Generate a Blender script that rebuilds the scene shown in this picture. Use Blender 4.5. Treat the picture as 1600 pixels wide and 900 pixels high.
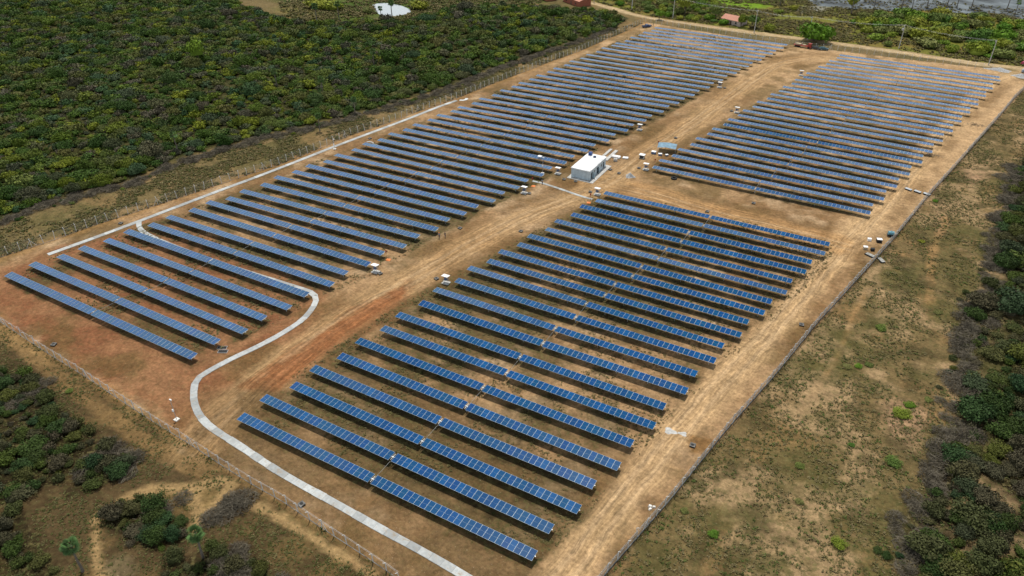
import bpy, bmesh, math, random
import numpy as np
from mathutils import Vector, Matrix
# measured layout, metres, camera above the origin
CAM=dict(f=26.360,H=101.902,fw=(-0.4102238,0.7268944,-0.550764),R=(0.8720199,0.4894578,-0.0035209),U=(-0.2670164,0.4817215,0.8346536))
EXPO = 0.0
ALB = .75
TILT = 3.0
CLOUD = (24., 26.5, 28., 1)
SKYS = .040
SUNS = 4.0
LEAF_DARK = [(.024, .055, .007), (.05, .09, .010), (.10, .095, .026), (.033, .07, .012), (.085, .125, .010), (.085, .072, .048), (.033, .075, .028), (.15, .17, .012), (.025, .06, .008), (.075, .064, .042)]  # scrub leaf tones, picked dark to carry the shade over the left woodland
LEAF_BRIGHT = [(.075, .17, .012), (.14, .20, .02), (.21, .21, .025), (.075, .15, .015), (.16, .155, .05), (.05, .12, .015)]
# ---------------------------------------------------------------- camera, world, sun
def clear():
    for o in list(bpy.data.objects): bpy.data.objects.remove(o, do_unlink=True)
clear()
scene = bpy.context.scene
COL = scene.collection
rng = np.random.default_rng(7)
cam_d = bpy.data.cameras.new('camera'); cam = bpy.data.objects.new('camera', cam_d); COL.objects.link(cam)
cam_d.sensor_width = 36; cam_d.lens = CAM['f']; cam_d.clip_start = 1; cam_d.clip_end = 9000
fw, Rv, Uv = (Vector(CAM[k]) for k in ('fw', 'R', 'U'))
cam.matrix_world = Matrix(((Rv.x, Uv.x, -fw.x, 0), (Rv.y, Uv.y, -fw.y, 0), (Rv.z, Uv.z, -fw.z, CAM['H']), (0, 0, 0, 1)))
scene.camera = cam
scene.render.resolution_x = 1024; scene.render.resolution_y = 576
scene.view_settings.view_transform = 'Standard'; scene.view_settings.look = 'None'
scene.view_settings.gamma = 1; scene.view_settings.exposure = EXPO

SUN_EL = math.radians(70); SUN_AZ = math.radians(-30)       # azimuth of the sun measured from +Y towards +X
sd = Vector((math.sin(SUN_AZ)*math.cos(SUN_EL), math.cos(SUN_AZ)*math.cos(SUN_EL), math.sin(SUN_EL)))
sl = bpy.data.lights.new('sun', 'SUN'); sl.energy = SUNS; sl.angle = math.radians(1.5); sl.color = (1, .955, .87)
so = bpy.data.objects.new('sun', sl); COL.objects.link(so); so.rotation_euler = (-sd).to_track_quat('-Z', 'Y').to_euler()
so.location = sd*500
w = bpy.data.worlds.new('World'); scene.world = w; w.use_nodes = True
nt = w.node_tree; nt.nodes.clear()
N = nt.nodes.new; LK = nt.links.new
sky = N('ShaderNodeTexSky'); sky.sky_type = 'NISHITA'; sky.sun_disc = False
sky.sun_elevation = SUN_EL; sky.sun_rotation = SUN_AZ; sky.air_density = 1.1; sky.dust_density = 1.5
tc = N('ShaderNodeTexCoord'); cn = N('ShaderNodeTexNoise'); cn.inputs['Scale'].default_value = 3.2; cn.inputs['Detail'].default_value = 6
mp = N('ShaderNodeMapping'); mp.inputs['Scale'].default_value = (1, 1, 2.6)
LK(tc.outputs['Generated'], mp.inputs['Vector']); LK(mp.outputs[0], cn.inputs['Vector'])
cr = N('ShaderNodeValToRGB'); cr.color_ramp.elements[0].position = .50; cr.color_ramp.elements[1].position = .70
sz_ = N('ShaderNodeSeparateXYZ'); LK(tc.outputs['Generated'], sz_.inputs[0])
lo_ = N('ShaderNodeMapRange'); lo_.inputs[1].default_value = .50; lo_.inputs[2].default_value = .68; lo_.inputs[3].default_value = .26; lo_.inputs[4].default_value = -.14; LK(sz_.outputs[2], lo_.inputs[0])
ad_ = N('ShaderNodeMath'); ad_.operation = 'ADD'; LK(cn.outputs['Fac'], ad_.inputs[0]); LK(lo_.outputs[0], ad_.inputs[1]); wt_ = N('ShaderNodeMapRange'); wt_.inputs[1].default_value = -.75; wt_.inputs[2].default_value = -.35; wt_.inputs[3].default_value = .26; wt_.inputs[4].default_value = 0; LK(sz_.outputs[0], wt_.inputs[0])
ad2 = N('ShaderNodeMath'); ad2.operation = 'ADD'; LK(ad_.outputs[0], ad2.inputs[0]); LK(wt_.outputs[0], ad2.inputs[1]); LK(ad2.outputs[0], cr.inputs['Fac'])
mx = N('ShaderNodeMix'); mx.data_type = 'RGBA'; mx.inputs[7].default_value = CLOUD
LK(cr.outputs['Color'], mx.inputs[0]); LK(sky.outputs[0], mx.inputs[6])
bg = N('ShaderNodeBackground'); bg.inputs['Strength'].default_value = SKYS
ow = N('ShaderNodeOutputWorld'); LK(mx.outputs[2], bg.inputs['Color']); LK(bg.outputs[0], ow.inputs['Surface'])

ROWS={'A': [(-66.45,67.66,64.69,-0.39),(-66.51,73.64,64.83,-0.59),(-64.14,79.46,64.55,-0.55),(-64.21,85.56,64.73,-0.43),(-62.03,91.58,64.61,-0.36),(-62.06,97.85,64.63,-0.09),(-60.11,104.22,64.62,-0.01),(-60.28,110.23,64.65,0.09),(-58.17,116.75,65.14,0.11),(-58.3,122.99,65.43,-0.14),(-56.06,129.09,65.19,-0.02),(-56.25,135.23,65.6,-0.49),(-53.81,140.76,65.38,-0.11),(-53.66,146.39,65.36,-0.04),(-51.24,151.89,65.08,-0.22),(-50.96,157.3,65.3,-0.22),(-48.58,162.99,64.98,-0.21),(-48.53,168.65,64.93,0.03),(-46.29,174.51,64.72,0.37),(-46.1,180.25,64.97,0.08),(-43.77,186.09,64.69,0.56),(-43.64,191.79,64.72,0.28)],'C': [(-155.14,76.55,68.68,-0.35),(-154.69,82.58,68.01,-0.36),(-152.15,88.43,67.39,-0.51),(-151.62,94.08,66.46,-0.13),(-149.45,100.02,66.29,-0.1),(-149.31,106.05,65.63,0.1),(-146.81,112.18,65.4,0.61),(-146.7,117.84,64.35,0.83),(-144.41,123.99,64.36,0.79),(-144.28,129.93,63.71,1.01),(-141.28,135.17,62.19,2.01),(-141.27,141.0,61.68,2.59),(-139.08,147.1,61.97,1.98),(-139.32,153.16,61.84,2.22),(-137.16,158.76,62.64,1.76),(-136.52,164.34,61.78,1.72),(-133.94,169.76,61.87,1.73),(-134.14,175.62,61.92,1.87),(-131.95,181.41,62.4,1.01),(-132.0,187.2,62.9,0.96),(-129.66,192.89,62.51,1.46),(-129.77,198.96,62.49,1.31),(-127.46,204.73,62.65,1.45),(-127.39,210.52,62.8,1.71),(-125.32,217.06,63.43,1.53),(-125.23,222.69,63.53,1.63),(-122.77,228.71,63.88,1.48),(-122.84,234.18,63.22,2.55),(-120.45,240.21,63.36,2.1),(-120.69,246.15,63.66,2.26),(-118.29,252.31,63.61,2.49),(-118.28,258.42,63.77,1.74),(-116.18,264.63,64.37,1.56),(-116.16,270.67,63.97,2.53),(-114.29,276.46,64.53,1.5),(-114.03,282.42,64.64,1.5),(-112.03,288.6,64.88,0.89),(-111.89,294.41,64.77,1.02),(-109.71,300.7,65.3,0.46),(-109.99,306.95,65.46,0.4),(-107.66,312.91,65.33,-0.14),(-107.65,319.28,65.25,-0.35),(-105.4,325.34,65.76,-0.79),(-105.53,331.71,66.01,-1.89),(-103.25,337.88,65.74,-1.95),(-103.14,343.05,65.75,-0.64),(-100.69,349.16,65.55,-0.15),(-100.63,355.7,65.71,-1.15),(-98.57,361.59,65.65,-0.96),(-98.44,367.3,65.73,-1.24),(-96.21,373.15,65.45,-0.52),(-96.23,379.41,66.13,-0.07)],'B': [(-37.04,216.3,65.38,-0.12),(-37.09,222.16,65.39,-0.52),(-34.72,227.78,65.35,-0.54),(-34.79,233.71,65.18,-0.82),(-32.38,239.36,65.33,-1.63),(-32.44,245.34,65.33,-1.98),(-30.03,251.13,65.62,-2.2),(-30.07,256.99,65.42,-1.63),(-27.54,262.81,65.77,-1.97),(-27.63,268.59,65.57,-2.05),(-25.39,274.19,65.91,-2.72),(-25.35,280.57,65.52,-1.86),(-23.0,286.07,65.8,-2.63),(-23.02,292.4,65.67,-2.25),(-20.46,297.82,65.67,-2.79),(-20.59,303.78,65.42,-2.51),(-18.39,309.32,65.81,-2.37),(-18.32,315.1,65.57,-2.65),(-15.98,321.17,65.61,-2.27),(-15.99,326.67,65.48,-2.91),(-13.61,332.4,65.63,-2.17),(-13.65,338.24,65.35,-2.58),(-11.07,344.44,65.11,-2.25),(-11.13,349.83,64.99,-2.78),(-8.8,355.84,64.97,-2.25),(-8.75,361.88,64.55,-1.37),(-6.37,368.2,64.89,-1.31),(-6.32,373.28,64.2,-1.49)]}
Z={
'path_main':[(-191.6,88.7),(-188.7,100.9),(-186.2,112.9),(-183.9,125.1),(-181.5,137.7),(-178.6,150.8),(-175.5,167.9),(-173.3,181.5),(-171.1,192.6),(-168.7,204.4),(-166.2,216.8),(-164.0,230.5),(-162.1,239.0),(-160.8,243.9)],
'path_flare':[(-160.6,242.7),(-158.4,243.5),(-159.5,247.2)],
'path_loop':[(-186.2,112.9),(-183.6,110.8),(-180.8,109.5),(-176.9,108.7),(-168.4,108.1),(-158.5,107.8),(-147.8,107.8),(-136.8,108.2),(-127.4,108.6),(-120.3,108.9),(-117.4,108.9),(-115.0,107.6),(-113.2,104.6),(-111.7,99.5),(-112.2,92.7),(-113.6,86.3),(-115.3,81.0),(-116.5,75.4),(-116.6,72.5),(-115.2,70.5),(-111.5,67.2),(-107.3,64.9),(-102.6,63.6),(-95.0,63.0),(-85.8,61.9),(-79.2,61.4),(-70.2,61.1),(-58.7,60.5),(-50.8,60.3),(-42.9,59.8),(-34.7,59.0)],
'path_spur':[(-165.9,190.8),(-164.9,192.0),(-162.7,190.6),(-157.5,189.6)],
'path_trench':[(-100.2,190.9),(-96.1,191.0),(-88.9,189.8),(-81.4,188.4),(-77.4,188.2)],
'fence_left':[(-202.0,72.1),(-201.5,81.7),(-197.6,94.4),(-195.4,105.2),(-191.5,118.1),(-186.9,133.7),(-182.8,149.1),(-179.1,161.8),(-176.5,178.5),(-175.0,193.2),(-170.8,208.3),(-167.8,224.4),(-162.7,244.6),(-159.4,266.3),(-154.5,291.9),(-151.8,308.6),(-147.7,325.9),(-145.4,344.5),(-142.5,366.0),(-139.7,392.9)],
'fence_front':[(-189.5,65.1),(-172.7,64.5),(-152.8,62.7),(-136.4,61.5),(-126.4,60.5),(-113.9,59.4),(-101.9,58.6),(-92.7,57.7),(-83.9,57.1),(-78.1,57.0),(-68.8,56.0),(-59.8,55.2),(-53.8,54.6),(-48.7,53.9)],
'fence_right':[(-24.3,65.4),(-23.4,70.6),(-21.4,80.4),(-19.4,90.4),(-17.6,100.9),(-15.8,111.3),(-11.5,132.1),(-7.5,155.0),(-3.0,175.9),(3.2,205.5),(9.3,239.0),(14.3,262.7),(19.7,289.7),(27.4,327.7),(31.5,349.3),(36.1,368.6),(48.2,422.2)],
'fence_road':[(-139.7,392.9),(-120.6,390.7),(-96.3,388.4),(-73.2,385.0),(-54.8,383.8),(-29.4,386.8),(-10.3,387.0),(5.5,386.8),(23.1,386.9)],
'road_out':[(-230.1,425.3),(-208.2,425.3),(-187.5,421.4),(-165.4,412.1),(-153.3,406.0),(-142.8,402.9),(-135.0,401.6),(-124.2,401.3),(-113.6,401.0),(-103.4,400.0),(-83.7,399.3),(-73.7,399.3),(-62.4,398.7),(-47.2,398.6),(-31.1,398.5),(-9.9,397.5),(3.6,395.7),(16.6,394.5),(32.9,396.4),(54.5,397.9)],
'road_mid':[(-101.6,58.2),(-103.0,67.3),(-104.1,84.3),(-103.6,104.6),(-99.7,124.6),(-96.2,149.3),(-90.4,171.7),(-83.4,187.3),(-78.6,200.6),(-77.0,215.2),(-76.9,229.5),(-72.7,250.1),(-69.3,285.7),(-64.7,326.8),(-61.0,351.6),(-53.8,364.3),(-41.0,371.3)],
'road_cross':[(-82.5,199.5),(-66.0,200.9),(-46.8,197.1),(-28.4,197.1),(-9.3,195.8)],
'road_right':[(-30.1,62.8),(-28.3,70.3),(-27.2,83.3),(-24.4,101.2),(-21.6,120.1),(-16.7,142.2),(-12.5,169.6),(-8.6,191.2),(-4.7,209.3),(0.5,237.6),(4.8,271.4),(10.6,302.9),(18.3,346.4),(26.9,380.8),(40.1,394.1)],
'red_soil':[(-198.5,73.3),(-193.2,87.1),(-184.5,116.5),(-156.8,115.0),(-122.2,112.2),(-110.5,105.9),(-94.7,117.7),(-92.7,109.8),(-98.2,85.6),(-98.5,59.9),(-127.5,61.2),(-173.5,64.9),(-189.5,65.1)],
'red2':[(-103.8,109.5),(-99.7,124.6),(-93.1,115.5),(-97.7,93.3),(-98.3,76.3),(-106.9,76.0)],
'pale_right':[(-47.5,375.8),(25.7,380.2),(35.3,393.6),(39.7,367.0),(8.1,232.1),(-4.3,184.4),(-17.1,184.6),(-9.4,217.8),(13.5,327.1),(-42.1,361.8)],
'farm':[(-196.7,69.2),(-201.5,81.7),(-187.7,133.2),(-170.8,208.3),(-159.4,266.3),(-147.7,325.9),(-139.7,392.9),(-73.2,385.0),(-10.3,387.0),(23.1,389.0),(37.5,375.0),(19.7,289.7),(3.2,205.5),(-11.5,132.1),(-21.4,80.4),(-24.3,65.4),(-48.7,53.9),(-68.8,56.0),(-92.7,57.7),(-126.4,60.5),(-172.7,64.5),(-189.5,65.1)],
'blockA':[(-101.8,66.9),(-96.8,110.4),(-80.3,180.9),(-78.9,196.3),(-9.4,196.5),(-10.0,181.2),(-25.7,112.4),(-32.3,69.4),(-35.3,66.4)],
'blockC':[(-194.2,75.7),(-179.5,126.1),(-160.1,216.4),(-132.7,385.5),(-64.5,387.2),(-81.2,275.2),(-96.9,197.0),(-111.0,118.4),(-120.5,78.1)],
'blockB':[(-72.4,217.7),(-39.9,381.1),(26.9,380.8),(-1.3,222.2),(-4.0,216.3)],
'forest_left':[(-218.9,45.7),(-221.0,82.7),(-221.6,93.8),(-222.2,105.8),(-218.3,117.9),(-212.5,129.4),(-212.8,144.4),(-209.4,160.4),(-203.1,175.0),(-199.4,184.0),(-191.6,202.8),(-183.2,223.3),(-176.3,248.7),(-172.1,272.0),(-169.1,294.7),(-163.2,321.1),(-157.4,344.4),(-150.2,376.0),(-149.9,397.4),(-182.8,402.6),(-204.9,394.1),(-232.1,382.9),(-246.5,364.7),(-250.6,339.6),(-272.9,318.3),(-297.0,305.2),(-322.0,307.3),(-355.4,316.2),(-411.9,343.8),(-571.4,303.8),(-677.0,201.0)],
'forest_bl':[(-169.2,51.1),(-157.7,55.5),(-147.8,55.6),(-136.1,53.6),(-126.7,52.0),(-117.2,51.4),(-110.0,50.7),(-106.2,47.5),(-108.8,43.2),(-111.6,40.0),(-117.0,41.5),(-117.2,38.0),(-118.3,31.8),(-121.8,25.3)],
'clump_b':[(-104.0,39.8),(-102.4,43.0),(-99.8,46.1),(-94.1,46.8),(-90.0,46.0),(-85.3,42.7),(-88.0,39.8),(-94.7,37.8)],
'clump_c':[(-84.4,35.7),(-85.5,38.4),(-83.2,42.1),(-79.9,45.7),(-73.5,46.5),(-67.4,45.8),(-64.4,40.0),(-79.4,31.6)],
'clump_d':[(-119.1,23.8),(-118.3,31.8),(-115.4,33.4),(-106.3,31.0),(-99.6,29.8),(-93.6,23.7),(-106.1,16.7)],
'forest_right':[(45.9,295.9),(33.2,279.9),(30.4,249.2),(29.1,234.5),(27.6,213.1),(27.2,194.9),(23.6,177.2),(23.8,160.8),(22.7,145.8),(22.8,131.2),(20.6,120.8),(19.8,110.3),(19.0,102.3),(17.0,95.6),(16.5,85.2),(58.3,108.5),(85.3,284.4)],
'brush_left':[(-217.8,84.4),(-218.9,92.2),(-219.4,104.0),(-215.5,115.9),(-209.7,127.3),(-209.0,141.3),(-206.0,157.3),(-200.9,172.9),(-196.3,180.8),(-188.6,199.3),(-180.1,219.3),(-172.8,243.4),(-169.4,267.6),(-166.3,289.7),(-160.3,315.5),(-155.0,339.2),(-149.7,370.5)],
'brush_right':[(32.8,275.7),(30.8,249.4),(29.0,230.1),(27.8,209.4),(26.6,191.3),(23.5,180.2),(23.4,165.9),(22.9,150.5),(22.8,139.4),(22.3,129.0),(20.7,119.1),(19.8,110.3),(18.9,103.7),(18.0,97.5),(16.6,92.7)],
'woods_top1':[(-199.9,458.1),(-173.3,483.2),(-134.7,493.2),(-110.6,431.6),(-102.8,410.7),(-112.1,407.1),(-126.2,407.2),(-146.3,412.3),(-169.0,420.6)],
'woods_top2':[(-41.9,452.9),(-24.5,468.6),(-9.7,481.4),(11.9,486.7),(35.9,484.4),(52.9,480.6),(59.6,406.9),(30.4,404.7),(9.8,403.6),(-6.9,409.9),(-19.2,419.6),(-35.1,427.2),(-42.7,437.3)],
'meadow':[(-390.1,377.6),(-320.9,311.1),(-298.8,307.3),(-274.6,320.4),(-250.6,339.6),(-248.1,367.2),(-206.0,404.1),(-231.6,462.9)],
'clearing':[(-343.1,331.8),(-321.7,343.4),(-290.4,318.1),(-314.9,304.8)],
'pond':[(-291.7,354.2),(-292.0,359.4),(-287.5,362.7),(-277.6,361.8),(-267.3,356.9),(-261.1,350.1),(-262.0,344.7),(-264.7,338.4),(-270.8,336.7),(-278.4,340.7),(-285.5,348.7)],
'lake':[(-73.7,482.9),(-67.3,473.8),(-58.8,474.9),(-48.3,473.8),(-36.0,482.1),(-25.7,479.3),(-13.7,490.8),(5.4,492.8),(23.8,501.2),(35.9,492.0),(64.8,495.7),(158.2,577.3),(216.2,871.1),(-121.0,657.9)],
'marsh1':[(-76.5,458.5),(-66.9,481.1),(-58.5,473.3),(-60.0,462.4),(-71.2,449.7)],
'green_top':[(-187.9,509.8),(-138.9,536.1),(-97.6,558.3),(-83.2,481.4),(-95.4,448.2),(-114.7,439.5),(-140.9,450.3)],
'sand_r1':[(16.5,266.7),(24.6,273.5),(25.7,264.6),(21.6,254.3),(18.9,255.5)],
'sand_r2':[(9.5,247.7),(14.1,245.1),(15.4,218.4),(13.0,210.9),(12.0,229.6)],
'sand_r3':[(8.5,135.7),(16.2,135.7),(16.1,123.7),(11.0,124.7)],
'trail_r1':[(0.9,177.1),(-0.6,164.7),(-0.8,152.4),(-1.5,140.5),(-3.5,130.2),(-4.3,123.2)],
'trail_r0':[(14.1,230.8),(15.3,220.4),(13.3,212.2),(13.0,201.2),(14.5,175.2)],
'trail_b1':[(-102.2,38.5),(-102.6,43.7),(-99.9,48.2),(-93.0,52.0),(-89.1,56.5)],
'trail_b2':[(-88.3,55.8),(-86.5,45.0),(-86.8,49.3)],
'trail_b3':[(-81.1,54.1),(-73.9,54.2),(-66.2,53.4),(-58.4,53.5),(-53.9,52.7)],
'trail_b4':[(-94.2,51.7),(-88.5,48.4),(-86.5,45.0)],
'trail_b5':[(-91.4,31.8),(-97.0,34.7),(-101.4,38.1)],
'trail_front':[(-169.8,62.7),(-142.5,58.6),(-122.9,56.2),(-107.9,54.7),(-93.0,54.9)],
'sand_b1':[(-101.8,38.2),(-101.7,41.8),(-99.5,47.9),(-91.8,53.8),(-87.6,52.9),(-85.7,48.4),(-89.2,48.0),(-95.8,47.5),(-100.4,43.3),(-100.7,39.2)],
'sand_b2':[(-93.5,33.9),(-92.0,36.9),(-88.1,35.6),(-87.4,33.4),(-91.4,31.8)],
'front_dark':[(-113.0,68.1),(-102.3,78.6),(-88.7,75.2),(-62.6,69.3),(-43.2,67.6),(-32.4,67.3),(-29.2,63.3),(-48.0,52.8),(-68.8,56.0),(-92.7,57.7),(-104.0,58.7)],
'front_out':[(-167.4,61.3),(-134.9,60.5),(-112.6,58.3),(-91.8,56.8),(-68.1,55.2),(-48.0,52.8),(-116.1,11.1),(-183.8,42.9)],
'wet':[(-16.5,107.4),(-21.8,106.4),(-19.7,101.9),(-17.8,103.4)],
}
PT={'kiosk': [(-110.0,124.1),(-91.4,128.5),(-98.4,182.2),(-95.6,199.6),(-78.5,192.0),(-72.1,216.2),(-86.4,247.5),(-60.4,281.8),(-74.6,307.6),(-48.4,339.7)],'handhole': [(-74.4,58.0),(-153.6,65.1),(-20.2,104.1),(-10.4,153.1),(-189.6,109.5),(-108.4,123.9),(-94.5,128.8),(-103.5,153.8),(-45.9,197.1),(-35.5,208.9),(-87.7,160.5),(-81.0,192.4),(-78.5,209.1),(-91.9,196.5),(-88.1,197.0),(-82.1,210.4),(-96.8,182.4),(-74.4,216.0),(-72.4,307.4),(-62.5,282.2),(-72.4,246.2),(-166.8,193.7)],'cctv': [(-110.3,62.0),(-93.8,130.6)],'pole': [(-155.7,413.9),(-129.3,407.0),(-83.5,398.7),(-57.2,398.9),(-16.3,403.5),(21.5,394.4),(-181.9,420.8)],'misc': {'tyre': (-61.8,213.9),'spare': (-119.5,82.2),'sack': (-22.0,86.7),'sand1': (-25.1,105.8),'sand2': (-22.8,106.3),'person1': (-105.5,146.5),'person2': (-104.3,147.6),'person3': (-86.0,213.1),'person4': (-96.4,190.3),'person5': (-133.4,388.1),'red1': (-112.4,131.8),'red2': (-110.8,130.4),'flag1': (-99.7,190.0),'mat1': (-98.2,187.7),'flag2': (-79.1,188.3),'mat2': (-78.4,185.7),'flag3': (-71.1,221.9),'pickup': (-135.2,383.4),'truck': (-56.6,384.0),'carA': (-50.4,383.7),'carB': (-48.5,383.0),'redcar': (36.1,402.4),'bluecar': (36.2,390.0),'materials': (-84.1,215.9),'pallets': (-71.2,233.9),'crates': (-76.5,224.3),'drum': (34.1,382.8),'bulk1': (-2.7,196.7),'bulk2': (-0.9,196.7),'bulk3': (-0.0,202.5),'tank': (2.3,207.4),'bulk4': (-2.4,202.0),'pole2': (-171.6,180.5),'poleC': (-100.0,197.5),'slabs': (-83.0,225.0),'tarp': (-104.9,203.3),'heap': (-74.6,208.7),'houseA': (-186.7,411.0),'houseB': (-97.4,412.1),'panelpile': (5.6,240.9),'flag4': (-75.4,236.7),'gravel': (26.0,388.5),'bigtree': (-54.2,400.6),'debris': (7.6,273.0),'debris2': (19.6,310.7)}}
TREES=[(-54.0, 398.1, 10.5, 0.95, 'huge bright green tree standing behind a utility pole'), (-108.3, 415.3, 4.2, 1.1, 'dark tree left of the tiled cottage'), (-102.0, 408.1, 4.0, 0.9, 'light green tree touching the cottage left end'), (-92.4, 407.4, 3.2, 1.2, 'small round tree at the cottage right corner, above its own shade'), (-86.8, 407.6, 4.4, 1.1, 'dark tree between cottage and the next utility pole'), (-78.3, 406.5, 3.8, 0.8, 'olive tree right of the pole near the cottage'), (-126.8, 419.6, 6, 1.1, 'tall dark tree in the grove right of the pickup'), (-134.8, 400.9, 3.2, 1.3, 'lone small tree at the roadside behind the pickup'), (-37.8, 440.0, 4.2, 1.1, 'dark rounded tree at the field edge right of the huge tree'), (-27.5, 415.1, 5.2, 0.7, 'yellow green spreading tree by the transformer pole'), (-4.5, 414.9, 7.5, 0.65, 'wide flat topped tree above the right outer road'), (-21.1, 405.8, 2.6, 0.9, 'small bush at the foot of the transformer pole'), (-48.5, 475.3, 3.4, 1.2, 'tree with bare stem on the meadow near the lake'), (-82.7, 446.8, 3.6, 0.7, 'dark low tree in the middle of the meadow'), (-76.2, 456.9, 3, 0.8, 'dark bush beside the pale marsh'), (26.5, 410.4, 6.5, 0.65, 'broad green tree right of the last utility pole'), (-314.2, 334.9, 9, 0.6, 'dark clump left of the pond'), (-305.7, 336.1, 8, 0.6, 'dark clump nearest the left of the pond'), (-262.5, 359.5, 7, 0.8, 'dark tree at the right end of the pond'), (-282.5, 338.5, 4, 0.7, 'bush on the left bank of the pond'), (-289.9, 226.6, 5.5, 1.2, 'very dark round tree standing out in the left woodland'), (-237.0, 110.1, 4.6, 0.95, 'yellow green dome shaped tree at the front of the left woodland')]
PALMS=[(-95.3, 31.2, 1.1, 'left of the two fan palms near the bottom left', None), (-80.7, 42.2, 1.05, 'right of the two fan palms near the bottom left, over brush', None), (-292.5, 307.7, 1.5, 'palm on the brown clearing left of the pond', None), (-261.9, 333.5, 1.5, 'palm standing in front of the pond', None), (-287.3, 319.8, 1.4, 'palm between clearing and pond', None), (-265.4, 328.5, 1.1, 'low palm at the left front of the pond', None), (-11.7, 498.7, 1.5, 'palm at the lake edge, left of the dark pair', None), (-2.0, 509.2, 1.5, 'left palm of the dark pair at the lake', None), (3.2, 505.0, 1.3, 'right palm of the dark pair at the lake', None), (10.1, 507.1, 1.4, 'palm right of the dark pair at the lake', None), (-24.0, 488.6, 1.5, 'palm over the pale lake shore', None), (27.4, 513.0, 1.5, 'palm group tree near the right end of the lake', None), (-37.5, 481.3, 1.2, 'short palm left on the lake shore', None), (-18.7, 491.5, 1.2, 'thin palm on the lake shore', None), (-46.7, 463.0, 1.5, 'tall palm at the meadow edge before the lake', None), (-85.6, 465.7, 1.2, 'palm at the top of the bright meadow', None), (31.4, 502.1, 1.2, 'rightmost palm at the lake', None), (-187.2, 190.7, 1.0, 'blue green palm inside the left woodland near the clearing strip', None), (-211.6, 220.4, 1.2, 'blue green palm deep in the left woodland', None), (-217.3, 260.8, 1.2, 'palm crown in the middle of the left woodland', None), (-236.8, 220.2, 1.1, 'palm crown left in the woodland', None), (-187.2, 210.6, 1.0, 'palm crown near the woodland edge', None), (-216.8, 152.5, 1.1, 'bluish palm at the lower woodland edge', None)]
BRUSH=[((-85.4, 50.1), 9, 1.6, 'grey dead branches around the dark clump between the trails', 'dead branches at the trail clump'), ((-93.9, 45.3), 5, 1.4, 'grey dead branches around the dark clump between the trails', 'dead branches at the trail clump'), ((-74.4, 43.9), 14, 2.2, 'grey dead branches piled at the bottom edge', 'dead branches at the bottom edge'), ((-113.6, 48.7), 10, 2.4, 'grey dead branches inside the front left thicket', 'dead branches in the front thicket'), ((-142.2, 54.1), 8, 2.5, 'grey dead branches inside the front left thicket', 'dead branches in the front thicket'), ((-107.3, 48.7), 6, 1.6, 'grey dead branches inside the front left thicket', 'dead branches in the front thicket')]
SHRUBS=[(5.9, 160.2, 1.6, 'round green shrub in the middle of the right field'), (7.4, 94.4, 1.5, 'dark green shrub low on the right field'), (13.1, 131.9, 2.0, 'tallest green shrub by the pink bare patch'), (13.9, 135.5, 1.3, 'shrub above the pink bare patch'), (1.4, 142.2, 1.0, 'left of three small shrubs at the end of the trail'), (3.4, 143.7, 1.0, 'middle of three small shrubs at the end of the trail'), (5.0, 145.1, 1.1, 'right of three small shrubs at the end of the trail'), (13.0, 117.4, 1.8, 'green shrub group on the field by the brush edge'), (0.1, 100.1, 0.9, 'bright shrub on the lower field'), (10.1, 208.1, 1.2, 'dark shrub left of the upper woodland'), (-1.6, 108.4, 1.0, 'small shrub at the lower field centre'), (-136.1, 57.1, 0.9, 'lone small bush between front fence and thicket'), (16.5, 173.3, 1.2, 'dark shrub below the pale sandy trail'), (5.6, 118.8, 0.9, 'small shrub left of the pink patch'), (-10.9, 86.4, 1.1, 'green shrub nearest the fence corner'), (-16.5, 88.5, 0.9, 'small shrub beside the lower fence'), (11.5, 236.3, 1.1, 'olive shrub on the upper field'), (17.0, 139.3, 1.1, 'dark shrub near the right brush')]
# ---------------------------------------------------------------- helpers
def tag(o, label=None, cat=None, group=None, kind=None):
    if label: o['label'] = label
    if cat: o['category'] = cat
    if group: o['group'] = group
    if kind: o['kind'] = kind
    return o
def mesh(name, V, F, mats=(), midx=None, smooth=False):
    """V (n,3); F list of polygons or (m,k) array"""
    me = bpy.data.meshes.new(name)
    V = np.asarray(V, np.float32)
    if isinstance(F, np.ndarray):
        k = F.shape[1]; loops = F.ravel(); ls = np.arange(len(F))*k; n = len(F)
        me.vertices.add(len(V)); me.vertices.foreach_set('co', V.ravel())
        me.loops.add(len(loops)); me.loops.foreach_set('vertex_index', loops.astype(np.int32))
        me.polygons.add(n); me.polygons.foreach_set('loop_start', ls.astype(np.int32))
        me.update(calc_edges=True); me.validate()
    else:
        me.from_pydata([tuple(map(float, v)) for v in V], [], [tuple(int(i) for i in f) for f in F])
    for m in mats: me.materials.append(m)
    if midx is not None: me.polygons.foreach_set('material_index', np.asarray(midx, np.int32))
    if smooth: me.polygons.foreach_set('use_smooth', np.ones(len(me.polygons), bool))
    me.update(); return me
def obj(name, me, parent=None, loc=(0, 0, 0), rot=(0, 0, 0), scale=(1, 1, 1)):
    o = bpy.data.objects.new(name, me); COL.objects.link(o)
    if parent: o.parent = parent
    o.location = loc; o.rotation_euler = rot; o.scale = scale; return o
def empty(name, loc, rz=0):
    o = obj(name, None, None, loc, (0, 0, rz)); o.empty_display_size = .5; return o
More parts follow.
